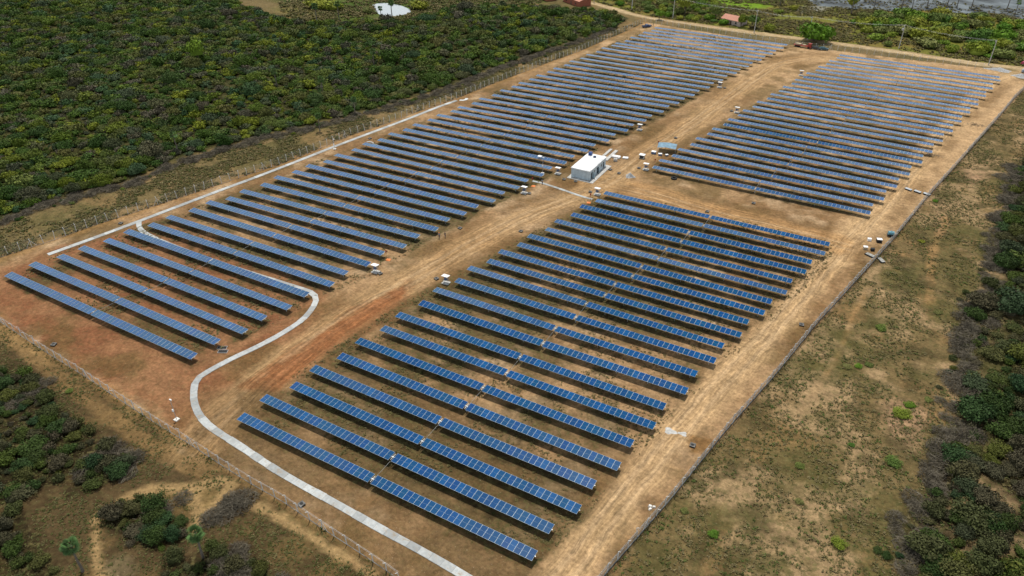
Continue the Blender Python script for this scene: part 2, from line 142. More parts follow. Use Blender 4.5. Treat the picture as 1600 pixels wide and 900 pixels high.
class MB:
    """collects boxes, bars, tubes, polygons for one mesh"""
    def __init__(s): s.V = []; s.F = []; s.M = []
    def add(s, V, F, m=0):
        b = len(s.V); s.V += [tuple(v) for v in V]; s.F += [tuple(i+b for i in f) for f in F]; s.M += [m]*len(F); return s
    def box(s, c, d, m=0, rz=0, rx=0, taper=1, bev=0):
        x, y, z = d[0]/2, d[1]/2, d[2]/2
        V = [(-x, -y, -z), (x, -y, -z), (x, y, -z), (-x, y, -z), (-x*taper, -y*taper, z), (x*taper, -y*taper, z), (x*taper, y*taper, z), (-x*taper, y*taper, z)]
        cr_, sr = math.cos(rx), math.sin(rx); cz, sz = math.cos(rz), math.sin(rz)
        V = [(a, b*cr_-e*sr, b*sr+e*cr_) for a, b, e in V]
        V = [(a*cz-b*sz+c[0], a*sz+b*cz+c[1], e+c[2]) for a, b, e in V]
        return s.add(V, [(0, 3, 2, 1), (4, 5, 6, 7), (0, 1, 5, 4), (1, 2, 6, 5), (2, 3, 7, 6), (3, 0, 4, 7)], m)
    def tube(s, p, q, r0, r1=None, n=8, m=0, cap=True):
        p = Vector(p); q = Vector(q); r1 = r0 if r1 is None else r1
        d = (q-p).normalized(); a = d.orthogonal().normalized(); b = d.cross(a)
        V = []
        for c, r in ((p, r0), (q, r1)):
            for i in range(n):
                t = 2*math.pi*i/n; V.append(c+(a*math.cos(t)+b*math.sin(t))*r)
        F = [(i, (i+1) % n, n+(i+1) % n, n+i) for i in range(n)]
        if cap: F += [tuple(range(n))[::-1], tuple(range(n, 2*n))]
        return s.add(V, F, m)
    def path(s, pts, rad, n=6, m=0):
        for i in range(len(pts)-1): s.tube(pts[i], pts[i+1], rad[i], rad[i+1], n, m)
        return s
    def mesh(s, name, *mats, smooth=False): return mesh(name, s.V, s.F, mats, s.M, smooth)
    def build(s, name, mats, parent=None, **k):
        if not isinstance(mats, (list, tuple)): mats = [mats]
        return obj(name, s.mesh(name, *mats), parent, **k)

def newmat(name):
    m = bpy.data.materials.new(name); m.use_nodes = True; t = m.node_tree
    return m, t, t.nodes['Principled BSDF']
def pmat(name, col, rough=.8, metal=0, noise=.12, scale=3, spec=.3, bump=0):
    m, t, b = newmat(name)
    b.inputs['Roughness'].default_value = rough; b.inputs['Metallic'].default_value = metal
    b.inputs['Specular IOR Level'].default_value = spec
    tx = t.nodes.new('ShaderNodeTexCoord'); n = t.nodes.new('ShaderNodeTexNoise'); n.inputs['Scale'].default_value = scale; n.inputs['Detail'].default_value = 5
    t.links.new(tx.outputs['Object'], n.inputs['Vector'])
    r = t.nodes.new('ShaderNodeMapRange'); r.inputs['From Min'].default_value = .3; r.inputs['From Max'].default_value = .7
    r.inputs['To Min'].default_value = 1-noise*1.5; r.inputs['To Max'].default_value = 1+noise
    t.links.new(n.outputs['Fac'], r.inputs['Value'])
    h = t.nodes.new('ShaderNodeVectorMath'); h.operation = 'SCALE'; h.inputs[0].default_value = col[:3]
    t.links.new(r.outputs[0], h.inputs['Scale']); t.links.new(h.outputs[0], b.inputs['Base Color'])
    if bump:
        bp = t.nodes.new('ShaderNodeBump'); bp.inputs['Distance'].default_value = bump; t.links.new(n.outputs['Fac'], bp.inputs['Height']); t.links.new(bp.outputs[0], b.inputs['Normal'])
    return m

# value noise / fbm on the plane
_tab = np.random.default_rng(3).random((256, 256)).astype(np.float32)
def vnoise(x, y):
    xi = np.floor(x).astype(int); yi = np.floor(y).astype(int); fx = x-xi; fy = y-yi
    fx = fx*fx*(3-2*fx); fy = fy*fy*(3-2*fy)
    a = _tab[xi & 255, yi & 255]; b = _tab[(xi+1) & 255, yi & 255]; c = _tab[xi & 255, (yi+1) & 255]; d = _tab[(xi+1) & 255, (yi+1) & 255]
    return (a*(1-fx)+b*fx)*(1-fy)+(c*(1-fx)+d*fx)*fy
def fbm(x, y, s, o=4, seed=0):
    r = 0; a = .5; t = 0
    for k in range(o):
        r = r+a*vnoise(x/s*2**k+17.3*k+seed*5.1, y/s*2**k+9.7*k+seed*3.3); t += a; a *= .55
    return r/t
def inpoly(x, y, poly):
    P = np.asarray(poly, float); r = np.zeros(x.shape, bool)
    mnx, mny = P.min(0); mxx, mxy = P.max(0)
    s = (x >= mnx) & (x <= mxx) & (y >= mny) & (y <= mxy)
    if not s.any(): return r
    xs, ys = x[s], y[s]; q = np.zeros(xs.shape, bool)
    for i in range(len(P)):
        x1, y1 = P[i]; x2, y2 = P[i-1]
        if y1 == y2: continue
        c = ((y1 > ys) != (y2 > ys)) & (xs < (x2-x1)*(ys-y1)/(y2-y1)+x1); q ^= c
    r[s] = q; return r
def pdist(x, y, line):
    P = np.array([tuple(q)[:2] for q in line], float); best = np.full(x.shape, 1e9); lat = np.zeros(x.shape); alo = np.zeros(x.shape); acc = 0
    for i in range(len(P)-1):
        d = P[i+1]-P[i]; L = np.hypot(*d); d = d/L; rx = x-P[i][0]; ry = y-P[i][1]
        t = np.clip(rx*d[0]+ry*d[1], 0, L); ex = rx-t*d[0]; ey = ry-t*d[1]; D = np.hypot(ex, ey)
        s = D < best; best = np.where(s, D, best); lat = np.where(s, ex*-d[1]+ey*d[0], lat); alo = np.where(s, acc+t, alo); acc += L
    return best, lat, alo
def smooth_line(P, step=1.5, it=2):
    P = [Vector((*p, 0)) for p in P]
    for _ in range(it):
        Q = [P[0]]
        for a, b in zip(P[:-1], P[1:]): Q += [a*.75+b*.25, a*.25+b*.75]
        P = Q+[P[-1]]
    return resample(P, step)
def resample(P, step):
    P = [Vector((p[0], p[1], 0)) for p in P]; out = [P[0].copy()]; need = step
    for a, b in zip(P[:-1], P[1:]):
        L = (b-a).length; t = need
        while t <= L: out.append(a+(b-a)*(t/L)); t += step
        need = t-L
    return out
def project(x, y, z=0.):
    d = np.stack([x-0, y-0, z-CAM['H']+0*x], -1); zz = d@np.array(CAM['fw'])
    return 800+CAM['f']/36*1600*(d@np.array(CAM['R']))/zz, 450-CAM['f']/36*1600*(d@np.array(CAM['U']))/zz, zz
def inview(x, y, m=120, mt=60):
    px, py, zz = project(x, y); return (zz > 0) & (px > -m) & (px < 1600+m) & (py > -mt) & (py < 900+m)

# ---------------------------------------------------------------- ground: one sheet to the horizon, faces of the tracks split off
def graded(a, b, step, far):
    c = list(np.arange(a, b, step)); s = step; l = c[0]
    lo = []
    while l > -far: s *= 1.18; l -= s; lo.append(l)
    hi = []; s = step; l = c[-1]
    while l < far: s *= 1.18; l += s; hi.append(l)
    return np.array(lo[::-1]+c+hi)
GX = graded(-235, 78, .62, 5200); GY = graded(26, 440, .62, 5200)
X, Y = np.meshgrid(GX, GY); sh = X.shape; X = X.ravel(); Y = Y.ravel()
def lin(r, g, b): return np.array([((c/255+.055)/1.055)**2.4 if c > 10 else c/255/12.92 for c in (r, g, b)])
def soft(poly, jit=2.5, n=3, seed=0):
    s = 0
    for k in range(n):
        jx = (fbm(X, Y, 6+3*k, 4, seed+k)-.5)*jit*5; jy = (fbm(X, Y, 6+3*k, 4, seed+k+11)-.5)*jit*5
        s = s+inpoly(X+jx, Y+jy, poly)
    return s/n
n1 = fbm(X, Y, 22, 5, 1); n2 = fbm(X, Y, 7, 4, 2); n3 = fbm(X, Y, 2.2, 3, 3); n4 = fbm(X, Y, 60, 4, 4)
def st(v, a, b): return np.clip((v-a)/(b-a), 0, 1)
def mixc(c, col, w): return c*(1-w[:, None])+np.asarray(col)*w[:, None]
c = np.tile(lin(126, 108, 72), (len(X), 1))
c = mixc(c, lin(100, 92, 54), st(n1, .42, .6)*.8); c = mixc(c, lin(150, 120, 80), st(n2, .55, .75)*.7); c = mixc(c, lin(84, 74, 46), st(n3, .55, .8)*.5)
weed = .35+.5*st(n1, .4, .65)
bl = inpoly(X, Y, [(-170, 10), (-10, 10), (-40, 62), (-110, 62), (-150, 80), (-190, 80)])
c = mixc(c, lin(104, 82, 56), bl*.75); c = mixc(c, lin(150, 122, 78), bl*st(n2, .56, .7)*.7)
farm = soft(Z['farm'], .35); sand = lin(180, 146, 106)[None]*np.ones((len(X), 1))
sand = mixc(sand, lin(146, 114, 78), st(n1, .38, .62)); sand = mixc(sand, lin(200, 170, 132), st(n2, .52, .72)*.8); sand = mixc(sand, lin(128, 94, 60), st(n3, .52, .8)*.6)
red = soft(Z['red_soil'], 2.5, 4, 5); red2 = soft(Z['red2'], 2, 4, 6)
sand = mixc(sand, lin(152, 106, 72), red*.8); sand = mixc(sand, lin(136, 86, 56), np.maximum(red, red2)*st(n2, .48, .66)*.75)
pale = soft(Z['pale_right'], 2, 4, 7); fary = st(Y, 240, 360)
sand = mixc(sand, lin(214, 178, 132), np.maximum(pale*.7, fary*.6))  # right and far sand paler, stronger cloud-lit brightness painted into its colour
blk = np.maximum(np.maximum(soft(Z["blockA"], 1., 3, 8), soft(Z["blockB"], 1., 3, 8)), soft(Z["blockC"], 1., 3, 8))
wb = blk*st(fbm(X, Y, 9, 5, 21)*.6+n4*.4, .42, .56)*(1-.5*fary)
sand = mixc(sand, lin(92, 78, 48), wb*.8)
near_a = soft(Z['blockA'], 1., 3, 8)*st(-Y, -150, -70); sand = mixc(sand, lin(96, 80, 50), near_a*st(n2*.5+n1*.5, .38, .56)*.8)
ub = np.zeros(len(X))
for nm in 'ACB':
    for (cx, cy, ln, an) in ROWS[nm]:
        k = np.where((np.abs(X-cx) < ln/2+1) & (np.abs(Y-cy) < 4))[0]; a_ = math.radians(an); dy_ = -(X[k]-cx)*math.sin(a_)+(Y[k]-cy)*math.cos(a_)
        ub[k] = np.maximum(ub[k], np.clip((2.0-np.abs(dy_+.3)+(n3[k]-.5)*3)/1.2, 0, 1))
shade_weed = ub*st(n2*.6+n1*.4, .32, .5)*(1-.45*fary); sand = mixc(sand, lin(62, 53, 33), shade_weed*.85)  # weedy band under rows, darkened so the panel shadow is painted into the soil
sand = mixc(sand, lin(104, 86, 50), (1-blk)*st(fbm(X, Y, 12, 5, 31), .52, .64)*.6*(1-pale))
c = mixc(c, sand, farm); weed = np.where(bl, weed*.6, weed)*(1-farm)+farm*np.clip(.12+.75*wb+.5*shade_weed, 0, 1)
lat = np.zeros(len(X)); alo = np.zeros(len(X)); rw = np.zeros(len(X)); road_id = np.zeros(len(X), int)
for k, wd, col, ri in (('road_right', 3.4, lin(202, 168, 122), 1), ('road_cross', 5.5, lin(186, 146, 98), 1), ('road_mid', 5.0, lin(184, 150, 106), 1), ('road_out', 2.6, lin(220, 192, 150), 2)):
    D, La, Al = pdist(X, Y, smooth_line(Z[k], 4)); D2 = D+(n2-.5)*3.2
    ww = np.clip((wd+1.2-D2)/2.4, 0, 1); c = mixc(c, col, ww*.75); c = mixc(c, col*np.array([.78, .72, .66]), ww*st(n1, .5, .62)*.5)
    if ri == 1: ring = np.clip((wd+6-D2)/3, 0, 1)*(1-ww); c = mixc(c, lin(128, 98, 62), ring*farm*st(n1*.6+n2*.4, .42, .58)*.65); c = mixc(c, lin(206, 176, 136), ww*np.exp(-((np.abs(La)-1.3)/.55)**2)*.45)
    weed = weed*(1-ww); s = ww > rw; rw = np.where(s, ww, rw); lat = np.where(s, La, lat); alo = np.where(s, Al, alo)
    road_id = np.where((D < wd) & (road_id == 0), ri, road_id)
c = mixc(c, lin(150, 92, 54), rw*red2*.8)
for k, g, wgt in (('forest_left', lin(60, 60, 30), .97), ('forest_bl', lin(50, 44, 26), .85), ('forest_right', lin(44, 40, 26), .9), ('clump_b', lin(52, 44, 28), .8), ('clump_c', lin(52, 44, 28), .8), ('clump_d', lin(52, 46, 26), .8)):
    s = soft(Z[k], 1.5, 3, 9); c = mixc(c, g, s*wgt); weed = np.maximum(weed, s*.8)
def rowband(k, w0): D, _, _ = pdist(X, Y, Z[k]); return np.clip((w0-D-(n2-.5)*3)/2, 0, 1)
c = mixc(c, lin(60, 52, 42), rowband('brush_left', 3)*.8); c = mixc(c, lin(58, 50, 42), rowband('brush_right', 2.5)*.85)
bey = (Y > 400+X*.08)*1.
mea = soft(Z["meadow"], 3, 3, 12); gt = soft(Z['green_top'], 3, 3, 13)
D, La, _ = pdist(X, Y, Z['road_out']); north = ((La > 3) & (Y > 340) & (X > -190))*1.
c = mixc(c, lin(122, 126, 44), north*.85*(1-rw)); c = mixc(c, lin(142, 112, 66), north*st(n2, .5, .66)*.6*(1-rw))
c = mixc(c, lin(70, 104, 30), mea*.9); c = mixc(c, lin(96, 92, 48), mea*st(fbm(X, Y, 16, 5, 71), .50, .62)*.7); c = mixc(c, lin(46, 66, 22), mea*st(fbm(X, Y, 9, 5, 72), .54, .64)*.8); c = mixc(c, lin(118, 158, 30), gt*.9); c = mixc(c, lin(128, 108, 66), soft(Z['clearing'], 5, 5)*.6)
c = mixc(c, lin(150, 148, 140), soft(Z['marsh1'], 2)*.9)
for k in ('sand_r1', 'sand_r2', 'sand_r3'): c = mixc(c, lin(186, 152, 118), soft(Z[k], 1.6, 5, 14)*.75)
c = mixc(c, lin(172, 142, 92), soft(Z['sand_b1'], 1.0, 5, 15)*.8); c = mixc(c, lin(160, 140, 104), soft(Z['sand_b2'], .8, 5, 16)*.7)
c = mixc(c, lin(140, 104, 62), soft(Z['wet'], .5)*.8)
for k, wd in (('trail_r1', .6), ('trail_r0', 1.0), ('trail_b1', .8), ('trail_b2', .6), ('trail_b3', .5), ('trail_b4', .6), ('trail_b5', .5), ('trail_front', 1.6)):
    D, _, _ = pdist(X, Y, smooth_line(Z[k], 2)); s = np.clip((wd+.3-D-(n3-.5)*1.2)/.6, 0, 1); c = mixc(c, lin(168, 134, 88), s*.7); weed *= 1-s*.8
# strip of bare earth just outside the left and front fences
for k, dd in (('fence_left', 3.), ('fence_front', 2.)):
    D, _, _ = pdist(X, Y, Z[k]); c = mixc(c, lin(160, 124, 76), np.clip((dd-D-(n2-.5)*3)/2, 0, 1)*.6)
# churned patches on the field east of the fence
rf = (1-farm)*(X > -60)*(Y < 330)
c = mixc(c, lin(172, 146, 108), rf*st(fbm(X, Y, 9, 5, 41), .48, .62)*.85); c = mixc(c, lin(70, 64, 38), rf*st(fbm(X, Y, 5, 5, 43), .56, .68)*.7); c = mixc(c, lin(84, 82, 44), rf*st(fbm(X, Y, 8, 5, 42), .54, .68)*.6)
fd = soft(Z['front_dark'], 2., 4, 18); c = mixc(c, lin(116, 92, 60), fd*(.45+.4*st(n2, .4, .6))*(1-.4*st(n1, .55, .65)))
fo = soft(Z['front_out'], 1.5, 4, 19)*(1-farm); c = c*(1-.34*fo[:, None])  # ground outside the front fence dimmed, vignette shade painted into its colour
for k, wd in (('trail_b1', .9), ('trail_b2', .7), ('trail_b3', .55), ('trail_b4', .7), ('trail_b5', .5)):
    D, _, _ = pdist(X, Y, smooth_line(Z[k], 2)); s = np.clip((wd+.6-D-(n3-.5)*1.6)/.6, 0, 1); c = mixc(c, lin(172, 142, 98), s*.85)
strip = soft(list(Z['fence_left'])+list(reversed(Z['brush_left'])), 1, 2, 20)*(1-farm); c = mixc(c, lin(150, 124, 88), strip*st(fbm(X, Y, 10, 5, 61), .52, .64)*.7)
c = c*(1-farm[:, None])+c*np.array([1.0, .99, 1.02])*farm[:, None]
c = c*(1-rf[:, None])+c*np.array([1.03, .99, 1.0])*rf[:, None]
c = np.clip(c*ALB, .004, .8)
nx, ny = sh[1], sh[0]
ii = (np.arange(ny-1)[:, None]*nx+np.arange(nx-1)[None]).ravel(); F = np.stack([ii, ii+1, ii+nx+1, ii+nx], 1)
V = np.stack([X, Y, 0*X], 1)
fr = road_id[F].min(1)
gm, t, b = newmat('earth'); b.inputs['Roughness'].default_value = .95; b.inputs['Specular IOR Level'].default_value = .08
nn = t.nodes.new; L = t.links.new
def attr(n): a = nn('ShaderNodeAttribute'); a.attribute_name = n; return a
def noise(scale, det, vec=None, rough=.55):
    n = nn('ShaderNodeTexNoise'); n.inputs['Scale'].default_value = scale; n.inputs['Detail'].default_value = det; n.inputs['Roughness'].default_value = rough
    L(vec if vec else geo.outputs['Position'], n.inputs['Vector']); return n.outputs['Fac']
def mr(v, a, b_, c_, d): r = nn('ShaderNodeMapRange'); r.inputs[1].default_value = a; r.inputs[2].default_value = b_; r.inputs[3].default_value = c_; r.inputs[4].default_value = d; L(v, r.inputs[0]); return r.outputs[0]
def mul(a, b_): m = nn('ShaderNodeMath'); m.operation = 'MULTIPLY'; L(a, m.inputs[0]); (L(b_, m.inputs[1]) if not isinstance(b_, float) else setattr(m.inputs[1], 'default_value', b_)); return m.outputs[0]
geo = nn('ShaderNodeNewGeometry')
ca = attr('soil').outputs['Color']; wa = attr('weed').outputs['Fac']; ra = attr('rut').outputs['Vector']
f1 = mr(noise(1.3, 10, None, .68), .3, .7, .58, 1.36); f2 = mr(noise(.33, 7, None, .6), .35, .65, .80, 1.16)
cv = nn('ShaderNodeCombineXYZ'); sp = nn('ShaderNodeSeparateXYZ'); L(ra, sp.inputs[0]); wa_ = mr(noise(.12, 4), .3, .7, -.7, .7); ws_ = nn('ShaderNodeMath'); ws_.operation = 'ADD'; L(mul(sp.outputs[0], 1.5), ws_.inputs[0]); L(wa_, ws_.inputs[1]); L(ws_.outputs[0], cv.inputs[0]); L(mul(sp.outputs[1], .07), cv.inputs[1])
rut = mr(noise(1.0, 6, cv.outputs[0], .7), .36, .64, .62, 1.34)
one = nn('ShaderNodeMix'); L(sp.outputs[2], one.inputs[0]); one.inputs[2].default_value = 1.0; L(rut, one.inputs[3])
tot = mul(mul(f1, f2), one.outputs[0])
sc = nn('ShaderNodeVectorMath'); sc.operation = 'SCALE'; L(ca, sc.inputs[0]); L(tot, sc.inputs['Scale'])
wsp = mr(noise(.9, 10, None, .72), .49, .57, 0, 1)
wm0 = nn('ShaderNodeMath'); wm0.operation = 'MULTIPLY_ADD'; L(wa, wm0.inputs[0]); wm0.inputs[1].default_value = .75; wm0.inputs[2].default_value = .10
wm = mul(wsp, wm0.outputs[0])
wc = nn('ShaderNodeValToRGB'); wc.color_ramp.elements[0].color = (.035, .042, .012, 1); wc.color_ramp.elements[1].color = (.15, .125, .05, 1)
wc.color_ramp.elements[0].position = .38; wc.color_ramp.elements[1].position = .62; L(noise(.5, 6), wc.inputs[0])
m1 = nn('ShaderNodeMix'); m1.data_type = 'RGBA'; L(wm, m1.inputs[0]); L(sc.outputs[0], m1.inputs[6]); L(wc.outputs[0], m1.inputs[7])
st_ = mr(noise(3.1, 3, None, .5), .66, .70, 0, .35)
m2 = nn('ShaderNodeMix'); m2.data_type = 'RGBA'; L(st_, m2.inputs[0]); L(m1.outputs[2], m2.inputs[6]); m2.inputs[7].default_value = (.42, .33, .22, 1)
L(m2.outputs[2], b.inputs['Base Color'])
bp = nn('ShaderNodeBump'); bp.inputs['Distance'].default_value = .5; bp.inputs['Strength'].default_value = .7; L(noise(.9, 9, None, .65), bp.inputs['Height']); L(bp.outputs[0], b.inputs['Normal'])
def sheet(name, sel, kind='structure'):
    Fs = F[sel]; u, inv = np.unique(Fs, return_inverse=True); me = mesh(name, V[u], inv.reshape(Fs.shape), [gm])
    a = me.color_attributes.new('soil', 'FLOAT_COLOR', 'POINT'); a.data.foreach_set('color', np.concatenate([c[u], np.ones((len(u), 1))], 1).astype(np.float32).ravel())
    a = me.attributes.new('weed', 'FLOAT', 'POINT'); a.data.foreach_set('value', weed[u].astype(np.float32))
    a = me.attributes.new('rut', 'FLOAT_VECTOR', 'POINT'); a.data.foreach_set('vector', np.stack([lat[u], alo[u], rw[u]], 1).astype(np.float32).ravel())
    return tag(obj(name, me), kind=kind)
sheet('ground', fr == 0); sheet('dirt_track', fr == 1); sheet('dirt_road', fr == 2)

# ---------------------------------------------------------------- materials
M = {}
M['conc'] = pmat('concrete', (.46, .45, .43), .9, noise=.2, scale=1.5)
M['conc_old'] = pmat('weathered_concrete', (.34, .34, .32), .9, noise=.3, scale=2)
M['conc_dark'] = pmat('stained_concrete', (.17, .165, .155), .9, noise=.5, scale=1)
M['steel'] = pmat('galvanised_steel', (.5, .52, .54), .45, .6)
M['white'] = pmat('white_paint', (.8, .8, .8), .6, noise=.05)
M['roofw'] = pmat('white_roof', (.74, .75, .77), .55, noise=.16, scale=.5)
M['wallg'] = pmat('grey_block_wall', (.44, .52, .57), .9, noise=.12, scale=1.2)
M['dark'] = pmat('dark_opening', (.02, .025, .03), .5)
M['blue'] = pmat('blue_plastic', (.02, .06, .22), .35)
M['doorb'] = pmat('pale_blue_door', (.42, .55, .62), .5)
M['black'] = pmat('black_rubber', (.015, .015, .016), .7)
M['red'] = pmat('red_paint', (.28, .04, .03), .5)
M['orange'] = pmat('orange_sand', (.75, .24, .08), .9)
M['bark'] = pmat('bark', (.12, .095, .07), .95, noise=.3, scale=4)
M['palmbark'] = pmat('palm_bark', (.16, .135, .11), .95, noise=.3, scale=6)
M['brick'] = pmat('red_brick', (.30, .10, .06), .9, noise=.25)
M['tile'] = pmat('clay_tile', (.50, .24, .17), .85, noise=.25)
M['glass'] = pmat('dark_glass', (.02, .03, .04), .08, spec=.6)
M['skin'] = pmat('skin', (.28, .15, .09), .6)
M['navy'] = pmat('navy_cloth', (.02, .035, .09), .9)
M['grey'] = pmat('grey_cloth', (.25, .3, .36), .9)
M['stick'] = pmat('dead_wood', (.13, .112, .082), .95, noise=.55, scale=.9)
M['wood'] = pmat('pallet_wood', (.45, .36, .24), .9)
M['gravel'] = pmat('grey_gravel', (.36, .36, .36), .95, noise=.3, scale=3, bump=.1)
M['limew'] = pmat('white_sand', (.72, .69, .64), .95, noise=.15, scale=1)
# solar glass
def panelmat():
    m, t, b = newmat('solar_cells'); oi = t.nodes.new('ShaderNodeObjectInfo')
    r = t.nodes.new('ShaderNodeValToRGB'); e = r.color_ramp.elements; e[0].color = (.0, .045, .15, 1); e[1].color = (.0, .072, .215, 1)
    k = r.color_ramp.elements.new(.45); k.color = (.0, .060, .155, 1); k = r.color_ramp.elements.new(.75); k.color = (.0, .048, .175, 1)
    t.links.new(oi.outputs['Random'], r.inputs[0]); t.links.new(r.outputs[0], b.inputs['Base Color'])
    b.inputs['Roughness'].default_value = .12; b.inputs['IOR'].default_value = 1.68; b.inputs['Specular IOR Level'].default_value = .5
    tx = t.nodes.new('ShaderNodeTexCoord'); n = t.nodes.new('ShaderNodeTexNoise'); n.inputs['Scale'].default_value = .6
    t.links.new(tx.outputs['Object'], n.inputs['Vector'])
    return m
M['pv'] = panelmat(); M['frame'] = pmat('aluminium_frame', (.40, .47, .51), .5, .2, noise=.03)
def leafmat(name, cols):
    m, t, b = newmat(name); oi = t.nodes.new('ShaderNodeObjectInfo'); a = t.nodes.new('ShaderNodeAttribute'); a.attribute_name = 'tint'
    s = t.nodes.new('ShaderNodeMath'); s.operation = 'ADD'; t.links.new(oi.outputs['Random'], s.inputs[0]); t.links.new(a.outputs['Fac'], s.inputs[1])
    f = t.nodes.new('ShaderNodeMath'); f.operation = 'FRACT'; t.links.new(s.outputs[0], f.inputs[0])
    r = t.nodes.new('ShaderNodeValToRGB'); r.color_ramp.interpolation = 'LINEAR'; e = r.color_ramp.elements
    e[0].color = (*cols[0], 1); e[1].color = (*cols[-1], 1)
    for i, col in enumerate(cols[1:-1]): k = e.new((i+1)/(len(cols)-1)); k.color = (*col, 1)
    t.links.new(f.outputs[0], r.inputs[0])
    a2 = t.nodes.new('ShaderNodeAttribute'); a2.attribute_name = 'leafv'
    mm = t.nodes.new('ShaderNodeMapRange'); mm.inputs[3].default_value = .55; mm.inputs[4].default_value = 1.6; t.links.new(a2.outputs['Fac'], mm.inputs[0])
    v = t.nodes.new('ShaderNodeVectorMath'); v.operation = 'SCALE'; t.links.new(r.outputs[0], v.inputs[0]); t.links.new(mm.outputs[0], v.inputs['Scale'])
    t.links.new(v.outputs[0], b.inputs['Base Color']); b.inputs['Roughness'].default_value = .75; b.inputs['Specular IOR Level'].default_value = .15
    return m
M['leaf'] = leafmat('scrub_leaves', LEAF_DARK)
M['leafshade'] = leafmat('shaded_thicket_leaves', [(.02, .042, .008), (.045, .06, .014), (.07, .06, .035), (.025, .055, .02), (.05, .075, .01), (.06, .05, .03), (.075, .085, .014)])  # darker leaf tones with the cloud shade over the thickets painted in
M['leafb'] = leafmat('bright_leaves', LEAF_BRIGHT)
M['palm'] = leafmat('palm_leaves', [(.045, .10, .022), (.075, .12, .03), (.05, .10, .03)])
M['grass'] = leafmat('tuft_blades', [(.05, .07, .015), (.10, .095, .03), (.16, .125, .055), (.06, .10, .02), (.20, .16, .08), (.07, .07, .025)])
def netmat(NET, NC):
    m, t, b = newmat('chain_link'); b.inputs['Base Color'].default_value = (*NC, 1); b.inputs['Roughness'].default_value = .5; b.inputs['Metallic'].default_value = .3
    tr = t.nodes.new('ShaderNodeBsdfTransparent'); mx = t.nodes.new('ShaderNodeMixShader'); tx = t.nodes.new('ShaderNodeTexCoord')
    n = t.nodes.new('ShaderNodeTexNoise'); n.inputs['Scale'].default_value = .8; n.inputs['Detail'].default_value = 5; t.links.new(tx.outputs['Object'], n.inputs['Vector'])
    r = t.nodes.new('ShaderNodeMapRange'); r.inputs[1].default_value = .3; r.inputs[2].default_value = .7; r.inputs[3].default_value = NET[0]; r.inputs[4].default_value = NET[1]; t.links.new(n.outputs['Fac'], r.inputs[0])
    t.links.new(r.outputs[0], mx.inputs[0]); t.links.new(tr.outputs[0], mx.inputs[1]); t.links.new(b.outputs[0], mx.inputs[2])
    t.links.new(mx.outputs[0], t.nodes['Material Output'].inputs['Surface']); return m
M['net'] = netmat((.02, .14), (.36, .38, .40)); M['netd'] = netmat((.25, .75), (.27, .28, .29))
mw, t, b = newmat('water'); b.inputs['Base Color'].default_value = (.34, .37, .39, 1); b.inputs['Roughness'].default_value = .12; b.inputs['IOR'].default_value = 1.33  # silty pale base colour, with the bright sky reflection put into it
n = t.nodes.new('ShaderNodeTexNoise'); n.inputs['Scale'].default_value = .4; bp = t.nodes.new('ShaderNodeBump'); bp.inputs['Strength'].default_value = .2; t.links.new(n.outputs['Fac'], bp.inputs['Height']); t.links.new(bp.outputs[0], b.inputs['Normal'])
M['water'] = mw
M['lake'] = pmat('shallow_lake', (.10, .118, .13), .8, noise=.6, scale=.09)

# ---------------------------------------------------------------- water sheets
def flat(name, poly, z, mat, sm=True):
    P = smooth_line(list(poly)+[poly[0]], 2.0, 2) if sm else [Vector((*p, 0)) for p in poly]
    bm = bmesh.new(); vs = [bm.verts.new((p.x, p.y, z)) for p in (P[:-1] if sm else P)]; f = bm.faces.new(vs); bmesh.ops.triangulate(bm, faces=[f])
    if sum(q.normal.z for q in bm.faces) < 0: bmesh.ops.reverse_faces(bm, faces=bm.faces)
    me = bpy.data.meshes.new(name); bm.to_mesh(me); bm.free(); me.materials.append(mat); return tag(obj(name, me), kind='structure')
flat('pond', Z['pond'], .03, M['water']); flat('lake', Z['lake'], .03, M['lake'], False)

# ---------------------------------------------------------------- concrete footpaths
def slabmat():
    m, t, b = newmat('path_slabs'); b.inputs['Roughness'].default_value = .9
    a = t.nodes.new('ShaderNodeAttribute'); a.attribute_name = 'slab'; g = t.nodes.new('ShaderNodeNewGeometry'); n = t.nodes.new('ShaderNodeTexNoise'); n.inputs['Scale'].default_value = 1.6; n.inputs['Detail'].default_value = 6
    t.links.new(g.outputs['Position'], n.inputs['Vector']); r = t.nodes.new('ShaderNodeMapRange'); r.inputs[1].default_value = .3; r.inputs[2].default_value = .7; r.inputs[3].default_value = .8; r.inputs[4].default_value = 1.12; t.links.new(n.outputs['Fac'], r.inputs[0])
    v = t.nodes.new('ShaderNodeMath'); v.operation = 'MULTIPLY'; t.links.new(a.outputs['Fac'], v.inputs[0]); t.links.new(r.outputs[0], v.inputs[1])
    s = t.nodes.new('ShaderNodeVectorMath'); s.operation = 'SCALE'; s.inputs[0].default_value = (.96, 1., 1.0); t.links.new(v.outputs[0], s.inputs['Scale']); n2_ = t.nodes.new('ShaderNodeTexNoise'); n2_.inputs['Scale'].default_value = .8; n2_.inputs['Detail'].default_value = 8; n2_.inputs['Roughness'].default_value = .7; t.links.new(g.outputs['Position'], n2_.inputs['Vector']); r2_ = t.nodes.new('ShaderNodeMapRange'); r2_.inputs[1].default_value = .53; r2_.inputs[2].default_value = .68; r2_.inputs[4].default_value = .8; t.links.new(n2_.outputs['Fac'], r2_.inputs[0]); m_ = t.nodes.new('ShaderNodeMix'); m_.data_type = 'RGBA'; t.links.new(r2_.outputs[0], m_.inputs[0]); t.links.new(s.outputs[0], m_.inputs[6]); m_.inputs[7].default_value = (.26, .19, .12, 1); t.links.new(m_.outputs[2], b.inputs['Base Color']); return m
M['slab'] = slabmat()
